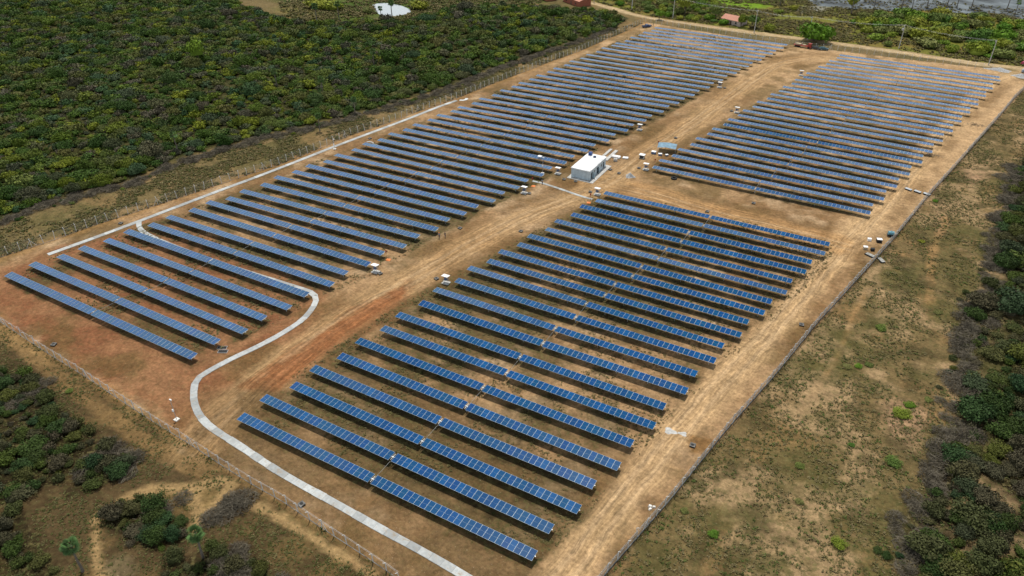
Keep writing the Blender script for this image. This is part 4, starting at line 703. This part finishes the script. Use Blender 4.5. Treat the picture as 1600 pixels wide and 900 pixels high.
# ---------------------------------------------------------------- houses by the outer road
def house(p, rz, L_, W_, hw, hr, label, wallm, two=True):
    r = empty('cottage', p, rz); tag(r, label, 'house'); q = MB(); q.box((0, 0, hw/2), (L_, W_, hw)); 
    for s in (-1, 1): q.add([(s*L_/2, -W_/2, hw), (s*L_/2, W_/2, hw), (s*L_/2, 0, hw+hr)], [(0, 1, 2)])
    q.build('wall', wallm, r); e = .5; k = hr/(W_/2); rf = MB()
    for s in (-1, 1):
        rf.add([(-L_/2-e, s*(W_/2+e), hw-k*e+.08), (L_/2+e, s*(W_/2+e), hw-k*e+.08), (L_/2+e, 0, hw+hr+.08), (-L_/2-e, 0, hw+hr+.08), (-L_/2-e, s*(W_/2+e), hw-k*e+.0), (L_/2+e, s*(W_/2+e), hw-k*e), (L_/2+e, 0, hw+hr), (-L_/2-e, 0, hw+hr)], [(0, 1, 2, 3), (4, 5, 6, 7), (0, 1, 5, 4), (0, 3, 7, 4), (1, 2, 6, 5)])
    rf.build('roof', M['tile'], r)
    for x in (-L_*.3, L_*.28): q = MB(); q.box((x, -W_/2-.02, 1.4), (.9, .08, .9)); q.box((x, -W_/2-.05, .93), (1.1, .12, .06)); q.build('window', M['dark'], r)
    q = MB(); q.box((0, -W_/2-.02, 1.0), (.95, .08, 2.0)); q.build('door', M['bark'], r)
house(G0('houseB'), -.30, 11, 7, 2.7, 1.5, 'low pale cottage with clay tiled roof among trees beyond the road', pmat('cottage_wall', (.42, .34, .30), .9))
house(G0('houseA')+Vector((-3, 3, 0)), -.55, 17, 8, 3.2, 1.2, 'red brick house with tiled roof where the road leaves the picture', M['brick'])
house(G0('houseA')+Vector((-24, 5, 0)), -.55, 12, 7, 2.9, 1.2, 'second red brick house, left of the first and cut by the picture edge', M['brick'])

# ---------------------------------------------------------------- people
def skinned(name, pts, edges, rad, mat, parent, root_i=0):
    me = bpy.data.meshes.new(name); me.from_pydata(pts, edges, []); me.materials.append(mat); o = obj(name, me, parent)
    m = o.modifiers.new('skin', 'SKIN'); sv = me.skin_vertices[0].data
    for i, rd in enumerate(rad): sv[i].radius = (rd, rd) if not isinstance(rd, tuple) else rd; sv[i].use_root = (i == root_i)
    s = o.modifiers.new('sub', 'SUBSURF'); s.levels = 1; s.render_levels = 2; return o
def person(p, rz, label, top, bottom, arm=.0, hat=None):
    r = empty('person', p, rz); tag(r, label, 'person')
    P_ = [(0, 0, .95), (0, 0, 1.15), (0, 0, 1.38), (0, 0, 1.48), (0, -.01, 1.56), (0, -.02, 1.64), (0, 0, 1.73)]
    R_ = [(.13, .10), (.13, .09), (.15, .09), (.05, .05), (.075, .085), (.08, .1), (.04, .05)]; E_ = [(i, i+1) for i in range(6)]
    def chain(base, L_, rd):
        k = len(P_)
        for q, d in zip(L_, rd): P_.append(q); R_.append((d, d))
        E_.append((base, k)); E_.extend((i, i+1) for i in range(k, k+len(L_)-1))
    for s in (-1, 1):
        chain(2, [(s*.19, 0, 1.38), (s*.25, -.03-arm*.1, 1.12), (s*.24, -.12-arm*.25, .92), (s*.24, -.16-arm*.28, .82)], [.06, .045, .035, .03])
        chain(0, [(s*.10, 0, .88), (s*.11, -.04*s, .48), (s*.12, .02-.03*s, .09), (s*.13, -.14-.03*s, .04)], [.09, .06, .045, .035])
        k = len(P_)
        for f in range(4): P_.append((s*(.225+.018*f), -.19-arm*.3-.02*(f % 2), .74-.006*f)); R_.append((.010, .010)); E_.append((10+(0 if s < 0 else 8), k+f))
    skinned('body', P_, E_, R_, M['skin'], r)
    ps = [(0, 0, .93), (0, 0, 1.15), (0, 0, 1.40), (-.20, 0, 1.39), (-.255, -.03-arm*.1, 1.12), (.20, 0, 1.39), (.255, -.03-arm*.1, 1.12)]
    skinned('shirt', ps, [(0, 1), (1, 2), (2, 3), (3, 4), (2, 5), (5, 6)], [(.16, .12), (.155, .115), (.17, .115), .08, .065, .08, .065], top, r)
    pt_ = [(0, 0, .97), (-.10, 0, .87), (-.11, .04, .48), (-.12, .05, .12), (.10, 0, .87), (.11, -.04, .48), (.12, -.01, .12)]
    skinned('trousers', pt_, [(0, 1), (1, 2), (2, 3), (0, 4), (4, 5), (5, 6)], [(.16, .12), .11, .08, .065, .11, .08, .065], bottom, r)
    if hat: q = MB(); q.tube((0, 0, 1.70), (0, 0, 1.80), .125, .08, 12); q.tube((0, -.03, 1.69), (0, -.03, 1.71), .16, n=12); q.build('hard_hat', hat, r)
    else: q = MB(); q.tube((0, .02, 1.68), (0, .02, 1.77), .105, .06, 12); q.build('hair', M['black'], r)
    f = MB(); f.box((0, -.115, 1.63), (.03, .04, .05)); f.box((-.035, -.10, 1.66), (.03, .02, .015)); f.box((.035, -.10, 1.66), (.03, .02, .015)); f.box((0, -.10, 1.58), (.06, .02, .012)); f.build('face', M['skin'], r)
person(G0('person1'), .3, 'worker in blue grey shirt, left of two beside the central track', M['grey'], M['navy'], .4, M['orange'])
person(G0('person2'), -.4, 'worker in dark clothes, right of two beside the central track', M['navy'], M['navy'])
person(G0('person3'), 1.2, 'worker in dark clothes standing at the building behind the doors', M['navy'], M['navy'], .5)
person(G0('person4'), .0, 'worker in pale shirt standing on the concrete cable trench', M['grey'], M['navy'], .3)
person(G0('person5'), 2., 'person in green top standing right of the blue pickup', pmat('green_cloth', (.10, .30, .12), .9), M['navy'])

# ---------------------------------------------------------------- vegetation
def crown_arrays(g, rx, rz_, nl, leaf, lobes=7, core=True, flat_=.0):
    """leaf quads on overlapping lobes (+ dark irregular core); returns V,F,leafv"""
    C_ = []; 
    for i in range(lobes):
        a = g.uniform(0, 6.28); q = math.sqrt(g.uniform(0, 1))*.62 if i else 0
        C_.append((q*rx*math.cos(a), q*rx*math.sin(a), rz_*(g.uniform(.28, .62) if i else .55), rx*g.uniform(.34, .58), rz_*g.uniform(.28, .45)))
    C_ = np.array(C_); k = g.integers(0, lobes, nl)
    d = g.normal(size=(nl, 3)); d[:, 2] = np.abs(d[:, 2])*1.0-.25*(g.random(nl) < .45); d /= np.linalg.norm(d, axis=1)[:, None]
    rad = (g.uniform(.62, 1.1, nl)+np.where(g.random(nl) < .12, g.uniform(0, .35, nl), 0))[:, None]
    P_ = C_[k, :3]+d*rad*np.stack([C_[k, 3], C_[k, 3], C_[k, 4]], 1); P_[:, 2] = np.maximum(P_[:, 2], .08)
    nrm = d+g.normal(0, .55, (nl, 3)); nrm /= np.linalg.norm(nrm, axis=1)[:, None]
    a = np.cross(nrm, g.normal(size=(nl, 3))); a /= np.linalg.norm(a, axis=1)[:, None]; b = np.cross(nrm, a)
    s = leaf*g.uniform(.5, 1.3, nl)[:, None]; a = a*s; b = b*s*g.uniform(.45, .9, nl)[:, None]
    V_ = np.stack([P_-a, P_-b*.9, P_+a, P_+b], 1).reshape(-1, 3); F_ = np.arange(4*nl).reshape(-1, 4)
    lv = np.repeat(g.uniform(0, 1, nl)*.7+.3*g.uniform(0, 1, lobes)[k], 4)
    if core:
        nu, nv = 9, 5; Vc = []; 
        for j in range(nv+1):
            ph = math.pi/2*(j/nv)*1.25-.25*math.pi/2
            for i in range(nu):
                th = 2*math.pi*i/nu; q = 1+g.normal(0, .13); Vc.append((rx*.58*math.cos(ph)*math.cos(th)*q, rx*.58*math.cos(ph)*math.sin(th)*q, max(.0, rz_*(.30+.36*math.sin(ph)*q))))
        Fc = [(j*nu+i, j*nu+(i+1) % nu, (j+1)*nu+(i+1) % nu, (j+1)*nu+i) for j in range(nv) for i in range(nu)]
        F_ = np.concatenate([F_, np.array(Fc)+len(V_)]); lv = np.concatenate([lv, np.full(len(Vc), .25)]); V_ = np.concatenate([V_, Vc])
    return V_, F_, lv
def crown_mesh(name, g, rx, rz_, nl, leaf, mat, **k):
    V_, F_, lv = crown_arrays(g, rx, rz_, nl, leaf, **k); me = mesh(name, V_, F_, [mat])
    a = me.attributes.new('leafv', 'FLOAT', 'POINT'); a.data.foreach_set('value', lv.astype(np.float32)); return me
def trunk_mesh(g, h, r):
    mb = MB(); mb.path([(0, 0, -.1), (.1*h*g.uniform(-1, 1), .1*h*g.uniform(-1, 1), h*.5)], [r, r*.75], 7); e = mb.V[-1]
    base = Vector((0, 0, h*.3))
    for i in range(4): a = g.uniform(0, 6.3); mb.path([base, (math.cos(a)*h*.28, math.sin(a)*h*.28, h*.62), (math.cos(a)*h*.45, math.sin(a)*h*.45, h*.85)], [r*.6, r*.35, r*.12], 5)
    return mb.mesh('trunk', M['bark'])
g = np.random.default_rng(21)
CR_N = [crown_mesh('crown', g, 1, .95*q, 2300, .062, M['leaf'], lobes=9) for q in (1, .8, 1.1, .9)]
CR_B = [crown_mesh('crown', g, 1, .95*q, 900, .10, M['leafb'], lobes=8) for q in (1, .85, 1.1)]
TR_ = [trunk_mesh(g, .8, .05) for _ in range(3)]
def tree(x, y, s, cm, lb, cat, grp, name, sz=1., mat=None, tz=0):
    r = empty(name, (x, y, 0), g.uniform(0, 6.28)); tag(r, lb, cat, grp)
    c_ = obj('crown', cm, r, (0, 0, tz), (0, 0, 0), (s, s*g.uniform(.85, 1.1), s*sz*g.uniform(.85, 1.15)))
    if mat: c_.material_slots[0].link = 'OBJECT'; c_.material_slots[0].material = mat
    obj('trunk', TR_[g.integers(3)], r, (0, 0, 0), (0, 0, 0), (s, s, s*sz+tz)); return r
def scatter(poly, cell, jit=.45, shrink=0):
    P_ = np.array(poly); a = P_.min(0); b = P_.max(0); xs, ys = np.meshgrid(np.arange(a[0], b[0]+cell, cell), np.arange(a[1], b[1]+cell, cell)); xs = xs.ravel().astype(float); ys = ys.ravel().astype(float)
    xs += g.uniform(-jit, jit, len(xs))*cell; ys += g.uniform(-jit, jit, len(ys))*cell
    s = inpoly(xs, ys, poly) & inview(xs, ys, 150, 60); return xs[s], ys[s]
sx, sy, sr, sk = [], [], [], []
for key, cell, r0, r1 in (('forest_left', 2.8, 1.1, 4.0), ('forest_right', 2.9, 1.3, 4.0), ('forest_bl', 2.0, .8, 2.6), ('clump_b', 2.0, .9, 2.4), ('clump_c', 2.2, .8, 2.2), ('clump_d', 2.4, 1.0, 2.3)):
    x, y = scatter(Z[key], cell); q = g.random(len(x)); r = r0+(r1-r0)*q**1.8; r = np.where((g.random(len(r)) < .04) & key.startswith('forest'), r*1.45, r)
    keep = g.random(len(x)) < (.93 if key.startswith('forest_l') else .85)
    sx.append(x[keep]); sy.append(y[keep]); sr.append(r[keep]); sk += [key]*int(keep.sum())
sx = np.concatenate(sx); sy = np.concatenate(sy); sr = np.concatenate(sr); sk = np.array(sk)
dist = np.sqrt(sx**2+sy**2+CAM['H']**2); vis = inview(sx, sy, 5, 5); score = sr/dist*vis; order = np.argsort(-score); tops = order[:290]
SL = {'forest_left': ('dark green scrub tree on the edge of the wide woodland left', 'scrub trees of the left woodland'), 'forest_right': ('dark scrub tree of the woodland along the right edge', 'scrub trees of the right woodland'), 'forest_bl': ('scrub bush of the thicket outside the front left fence', 'bushes of the front left thicket'), 'clump_b': ('dark bush in the clump between the sandy trails', 'bushes of the trail clump'), 'clump_c': ('low bush beside the grey dead brush at the bottom edge', 'bushes at the bottom edge'), 'clump_d': ('bush in the bottom left corner', 'bushes of the bottom left corner')}
for i in tops:
    lb, gp = SL[sk[i]]
    if sk[i] == 'forest_bl':
        px_, py_, _ = project(sx[i:i+1], sy[i:i+1]); lb = ('broad' if sr[i] > 1.9 else 'low')+' bush of the front left thicket, '+('at the picture edge' if px_[0] < 50 else 'in its middle' if px_[0] < 120 else 'at its right end')+(' on the fence side' if py_[0] < 640+px_[0]*.5 else ' on the trail side')
    if sk[i].startswith('forest_') and sk[i] != 'forest_bl':
        ln_ = Z['brush_left'] if 'left' in sk[i] else Z['brush_right']; _, _, al_ = pdist(np.array([sx[i]]), np.array([sy[i]]), ln_); tt_ = al_[0]/sum(math.dist(a, b) for a, b in zip(ln_[:-1], ln_[1:]))
        w1 = 'broad' if sr[i] > 2.9 else ('middling' if sr[i] > 2.2 else 'small')
        if 'left' in sk[i]: w2 = ['beyond the lower left picture corner of the footpath', 'level with the start of the upper footpath', 'level with the footpath junction', 'level with the middle of the footpath', 'level with the short path spur', 'level with the footpath end', 'beyond the footpath end', 'towards the blue pickup'][min(7, int(tt_*8))]; lb = w1+' scrub tree of the left woodland, '+w2
        else: w2 = ['by the topmost bare patch', 'level with the fence side boxes', 'right of the dry trail', 'right of the pink bare patch', 'below the pink bare patch', 'in the lower right corner'][min(5, int(tt_*6))]; lb = w1+' dark tree of the right woodland, '+w2
    tree(sx[i], sy[i], sr[i], CR_N[g.integers(4)], lb, 'tree' if 'forest' in sk[i] and sk[i] != 'forest_bl' else 'bush', gp, 'scrub_tree' if 'tree' in lb else 'scrub_bush', g.uniform(.6, 1.15), None if sk[i] == 'forest_left' else M['leafshade'])
rest = order[290:]
def merge(name, idx, mat, nl0, leaf0, protos=8):
    Ps = [crown_arrays(g, 1, .95, n_, l_, lobes=7) for n_, l_ in [(nl0, leaf0)]*protos]
    VV, FF, LV, TT = [], [], [], []; off = 0
    for i in idx:
        V_, F_, lv = Ps[g.integers(protos)]; a = g.uniform(0, 6.28); ca_, sa = math.cos(a), math.sin(a); s = sr[i]; sz = s*g.uniform(.5, 1.1)
        W_ = np.stack([(V_[:, 0]*ca_-V_[:, 1]*sa)*s+sx[i], (V_[:, 0]*sa+V_[:, 1]*ca_)*s*1.0+sy[i], V_[:, 2]*sz], 1)
        VV.append(W_); FF.append(F_+off); LV.append(lv); TT.append(np.full(len(lv), (g.normal(0, .22)+fbm(np.array([sx[i]]), np.array([sy[i]]), 30, 3, 77)[0]*2.2) % 1)); off += len(V_)
    me = mesh(name, np.concatenate(VV), np.concatenate(FF), [mat])
    for n_, d_ in (('leafv', LV), ('tint', TT)): a = me.attributes.new(n_, 'FLOAT', 'POINT'); a.data.foreach_set('value', np.concatenate(d_).astype(np.float32))
    return obj(name, me)
rl = [i for i in rest if sk[i] == 'forest_left']; ro = [i for i in rest if sk[i] != 'forest_left']
print('crowns', len(sx), 'rest', len(rest))
tag(merge('woodland', rl, M['leaf'], 300, .125), 'dense dark green scrub woodland spreading behind the left fence', 'woodland', kind='stuff')
if ro: tag(merge('thicket', ro, M['leafshade'], 700, .085), 'tangled dark undergrowth filling the right woodland and front thicket', 'thicket', kind='stuff')
# brighter trees beyond the outer road
bt = []
for key, cell, r0, r1, lb, gp in (('woods_top1', 5.2, 2.2, 4.2, 'bright green tree in the grove across the outer road behind the blue pickup', 'trees of the grove behind the pickup'), ('woods_top2', 6.4, 3.0, 7.0, 'bright olive green tree between the outer road and the grey lake', 'trees between road and lake')):
    x, y = scatter(Z[key], cell)
    for a, b_ in zip(x, y):
        if g.random() < .8:
            s = r0+(r1-r0)*g.random()**1.6; w1 = 'large' if s > r0+.5*(r1-r0) else 'small'; px_, py_, _ = project(np.array([a]), np.array([b_])); px_, py_ = px_[0], py_[0]
            if key == 'woods_top1': l_ = w1+' green tree in the grove '+('left of the first visible pole' if px_ < 987 else 'behind the blue pickup' if px_ < 1040 else 'right of the second pole' if px_ < 1085 else 'just left of the tiled cottage')+(', back' if py_ < 10 else ', roadside')
            else: l_ = w1+' olive tree '+('between the huge tree and the transformer pole' if px_ < 1404 else 'right of the transformer pole' if px_ < 1475 else 'left of the rightmost pole' if px_ < 1544 else 'right of the rightmost pole')+(', near the lake' if py_ < 38 else ', halfway to the lake' if py_ < 62 else ', beside the road')
            tree(a, b_, s, CR_B[g.integers(3)], l_, 'tree', gp, 'broadleaf_tree', g.uniform(.6, .95))
def UP(px, py):
    d = np.array(CAM['fw'])+np.array(CAM['R'])*(px-800)/(CAM['f']/36*1600)-np.array(CAM['U'])*(py-450)/(CAM['f']/36*1600); t_ = -CAM['H']/d[2]; return d[0]*t_, d[1]*t_
BIG = TREES
for (x, y, s, z_, lb) in BIG: tree(x, y, s, CR_B[g.integers(3)], lb, 'tree', None, 'broadleaf_tree', z_, tz=.6*s if z_ > 1 else 0)
# carnauba palms
def palm_meshes(seed):
    q = np.random.default_rng(seed); tk = MB(); pts_ = [(0, 0, -.1)]; x = y = 0
    for k in range(5): x += q.normal(0, .05); y += q.normal(0, .05); pts_.append((x, y, 1.15*(k+1)))
    tk.path(pts_, [.24, .19, .16, .15, .15, .17], 8); top = Vector(pts_[-1]); Vv, Ff, lv = [], [], []
    for i in range(38):
        a = q.uniform(0, 6.28); el = q.uniform(-.9, 1.2); d = Vector((math.cos(a)*math.cos(el), math.sin(a)*math.cos(el), math.sin(el))); L0_ = q.uniform(.55, .9); sd_ = d.cross(Vector((0, 0, 1))).normalized(); up = sd_.cross(d).normalized()
        hub = top+d*L0_; s0 = len(Vv); Vv += [top+sd_*.02, top-sd_*.02, hub-sd_*.02, hub+sd_*.02]; Ff.append((s0, s0+1, s0+2, s0+3)); lv += [q.random()]*4
        tone = q.random()
        for j in range(13):
            t_ = (j-6)/6*1.9; dd = (d*math.cos(t_)+sd_*math.sin(t_)); tip = hub+dd*q.uniform(.62, .85)+up*(-.15*abs(t_)) - Vector((0, 0, .12)); mid = hub+dd*.4; n_ = dd.cross(up).normalized()*.055
            s0 = len(Vv); Vv += [hub, mid-n_, tip, mid+n_]; Ff.append((s0, s0+1, s0+2, s0+3)); lv += [tone]*4
    me = mesh('palm_leaves', [tuple(v) for v in Vv], Ff, [M['palm']]); a = me.attributes.new('leafv', 'FLOAT', 'POINT'); a.data.foreach_set('value', np.array(lv, np.float32))
    return tk.mesh('trunk', M['palmbark']), me
PM = [palm_meshes(k) for k in (1, 2, 3)]
for k, (x, y, s, lb, gp) in enumerate(PALMS):
    r = empty('palm_tree', (x, y, 0), k*1.3); tag(r, lb, 'palm', gp); t_, l_ = PM[k % 3]; obj('trunk', t_, r, scale=(s, s, s)); obj('palm_leaves', l_, r, scale=(s, s, s))
# dead brush along the wood edges
def brush_mesh(seed, n=230, R0=1.6, H0=1.1):
    q = np.random.default_rng(seed); a = q.uniform(0, 6.28, n); rr_ = R0*np.sqrt(q.random(n)); c0 = np.stack([rr_*np.cos(a), rr_*np.sin(a), q.random(n)*H0*(1-rr_/R0*.7)+.05], 1)
    th = q.uniform(0, 6.28, n); el = q.normal(.15, .35, n); L_ = q.uniform(.4, 1.5, n); d = np.stack([np.cos(th)*np.cos(el), np.sin(th)*np.cos(el), np.sin(el)], 1); w_ = q.uniform(.012, .045, n)
    p0 = c0-d*L_[:, None]/2; p1 = c0+d*L_[:, None]/2; p0[:, 2] = np.maximum(p0[:, 2], .02); p1[:, 2] = np.maximum(p1[:, 2], .02)
    s = np.cross(d, [0, 0, 1]); s /= np.linalg.norm(s, axis=1)[:, None]; u = np.cross(s, d); Vv, Ff = [], []
    V_ = np.stack([p0+s*w_[:, None], p0-s*w_[:, None]*.5+u*w_[:, None], p0-s*w_[:, None]*.5-u*w_[:, None], p1+s*w_[:, None]*.3, p1-s*w_[:, None]*.15+u*w_[:, None]*.3, p1-s*w_[:, None]*.15-u*w_[:, None]*.3], 1).reshape(-1, 3)
    b0 = np.arange(n)[:, None]*6; F_ = np.concatenate([b0+np.array([0, 1, 4, 3]), b0+np.array([1, 2, 5, 4]), b0+np.array([2, 0, 3, 5])])
    return mesh('brush_pile', V_, F_, [M['stick']])
BM_ = [brush_mesh(k) for k in range(4)]
def brush(line, sp, wd, lb, gp, dens, bins):
    tot_ = sum(math.dist(a, b) for a, b in zip(line[:-1], line[1:]))
    for p in resample([Vector((*q, 0)) for q in line], sp):
        for _ in range(2):
            if g.random() > dens: continue
            x, y = p.x+g.normal(0, wd), p.y+g.normal(0, wd)
            if inview(np.array([x]), np.array([y]), 20, 20)[0]:
                s = g.uniform(.8, 1.6); _, _, al_ = pdist(np.array([x]), np.array([y]), line); k_ = min(len(bins)-1, int(al_[0]/tot_*len(bins))); sz_n = 'big' if s > 1.25 else 'low'
                tag(obj('brush_pile', BM_[g.integers(4)], None, (x, y, 0), (0, 0, g.uniform(0, 6.28)), (s, s, s*g.uniform(.6, 1.1))), sz_n+' '+lb+', '+bins[k_], 'brush pile', gp)
brush(Z['brush_left'], 3.4, 1.2, 'dead brush on the left woodland edge', 'dead brush along the left woodland', 1., ['at the picture edge', 'level with the upper footpath start', 'level with the footpath junction', 'level with the footpath middle', 'level with the path spur', 'level with the footpath end', 'beyond the footpath end', 'towards the blue pickup'])
brush(Z['brush_right'], 3.1, 1.7, 'dead brush on the right woodland edge', 'dead brush along the right woodland', 1., ['by the topmost bare patch', 'level with the fence side boxes', 'right of the dry trail', 'right of the pink bare patch', 'below the pink bare patch', 'near the bottom edge'])
for (px_, n_, sp_, lb, gp) in BRUSH:
    for _ in range(n_): s = g.uniform(.8, 1.5); tag(obj('brush_pile', BM_[g.integers(4)], None, (px_[0]+g.normal(0, sp_), px_[1]+g.normal(0, sp_), 0), (0, 0, g.uniform(0, 6.28)), (s, s, s*.9)), lb, 'brush pile', gp)
# straggling low bushes where the woodland thins into the field
for ln_, n_, lb, gp in ((Z['brush_right'], 46, 'small straggling bush at the field edge of the right woodland', 'straggling bushes at the right woodland edge'), (Z['brush_left'], 60, 'small straggling bush on the cleared strip before the left woodland', 'straggling bushes at the left woodland edge')):
    pts_ = resample([Vector((*q, 0)) for q in ln_], 1.0)
    for _ in range(n_):
        p = pts_[g.integers(len(pts_))]; x, y = p.x+g.normal(0, 2.2), p.y+g.normal(0, 2.2)
        if inview(np.array([x]), np.array([y]), 5, 5)[0]: tree(x, y, g.uniform(.5, 1.3), CR_N[g.integers(4)], lb, 'bush', gp, 'scrub_bush', g.uniform(.5, .9), M['leafshade'] if ln_ is Z['brush_right'] else None)
# low weeds and grass tufts
def tufts(name, x, y, s0, s1, lb, tones):
    n = len(x); k = 7; ang = g.uniform(0, 6.28, (n, k)); s = g.uniform(s0, s1, n)[:, None]; ln = s*g.uniform(.6, 1.2, (n, k)); bx_ = x[:, None]+g.normal(0, .35, (n, k))*s; by_ = y[:, None]+g.normal(0, .35, (n, k))*s
    dx, dy = np.cos(ang), np.sin(ang); tx_ = bx_+dx*ln*.75; ty_ = by_+dy*ln*.75; w_ = ln*.28; z_ = ln*.55
    V_ = np.stack([np.stack([bx_, by_, 0*bx_], -1), np.stack([bx_+dx*ln*.4-dy*w_, by_+dy*ln*.4+dx*w_, z_], -1), np.stack([tx_, ty_, z_*.8], -1), np.stack([bx_+dx*ln*.4+dy*w_, by_+dy*ln*.4-dx*w_, z_], -1)], 2).reshape(-1, 3)
    me = mesh(name, V_, np.arange(len(V_)).reshape(-1, 4), [M['grass']])
    tt = np.repeat(g.choice(tones, n)+g.normal(0, .03, n), 4*k) % 1; a = me.attributes.new('tint', 'FLOAT', 'POINT'); a.data.foreach_set('value', tt.astype(np.float32))
    a = me.attributes.new('leafv', 'FLOAT', 'POINT'); a.data.foreach_set('value', g.random(len(V_)).astype(np.float32)); return tag(obj(name, me), lb, 'plants', kind='stuff')
def rand_in(poly, n, s=9, thr=.5, seed=0, avoid_road=True):
    P_ = np.array(poly); a = P_.min(0); b = P_.max(0); x = g.uniform(a[0], b[0], n); y = g.uniform(a[1], b[1], n); k = inpoly(x, y, poly) & (fbm(x, y, s, 4, seed)+g.normal(0, .05, n) > thr) & inview(x, y, 40, 20); return x[k], y[k]
east = [Z['fence_right'][i] for i in range(len(Z['fence_right']))]+[(60, 330), (75, 60), (0, 45)]
x, y = rand_in(east, 150000, 5, .47, 51); D, _, _ = pdist(x, y, Z['trail_r1']); k = (D > 1) & ~inpoly(x, y, Z['farm']); x, y = x[k][:42000], y[k][:42000]
tufts('field_grass', x, y, .10, .42, 'patchy dry and green grass covering the field right of the fence', [.05, .3, .45, .9, .9, .62])
x, y = rand_in(Z['blockA'], 60000, 7, .52, 21); tufts('weeds', x[:9000], y[:9000], .15, .38, 'green weeds growing under the panels of the near right block', [.05, .55, .9])
x, y = rand_in(Z['blockC'], 160000, 8, .54, 22); tufts('weeds', x[:13000], y[:13000], .2, .45, 'green weeds growing under the panels of the long left block', [.05, .55, .9])
west = [Z['fence_front'][i] for i in range(len(Z['fence_front']))]+[(-40, 20), (-130, 10), (-185, 60)]
x, y = rand_in(west, 90000, 5, .50, 53); k = ~inpoly(x, y, Z['farm']); x, y = x[k][:8000], y[k][:8000]; tufts('verge_grass', x, y, .10, .3, 'brown dry grass outside the front fence', [.25, .38, .95])
strip = list(Z['fence_left'])+list(reversed(Z['brush_left'])); x, y = rand_in(strip, 150000, 8, .47, 54); tufts('verge_grass', x[:18000], y[:18000], .25, .6, 'dry olive grass between the left fence and the woodland', [.1, .3, .45, .9])
x, y = rand_in(Z['meadow'], 60000, 14, .40, 56); k = ~inpoly(x, y, Z['pond']); x, y = x[k], y[k]; tufts('marsh_plants', x[:6000], y[:6000], .6, 1.4, 'rough green growth around the pond', [.05, .55, .55, .3])
x, y = rand_in([(-190, 395), (-30, 340), (80, 330), (150, 520), (-230, 520)], 120000, 14, .42, 55); _, La, _ = pdist(x, y, Z['road_out']); k = (La > 3.5) & (~inpoly(x, y, Z['lake']) | (g.random(len(x)) < .18)); tufts('meadow_grass', x[k][:16000], y[k][:16000], .5, 1.1, 'green meadow plants beyond the outer dirt road', [.05, .55, .9])
# individual low shrubs on the open field
for (x_, y_, s, lb) in SHRUBS: tree(x_, y_, s, CR_N[g.integers(4)], lb, 'shrub', None, 'low_shrub', .6, M['leafb'])
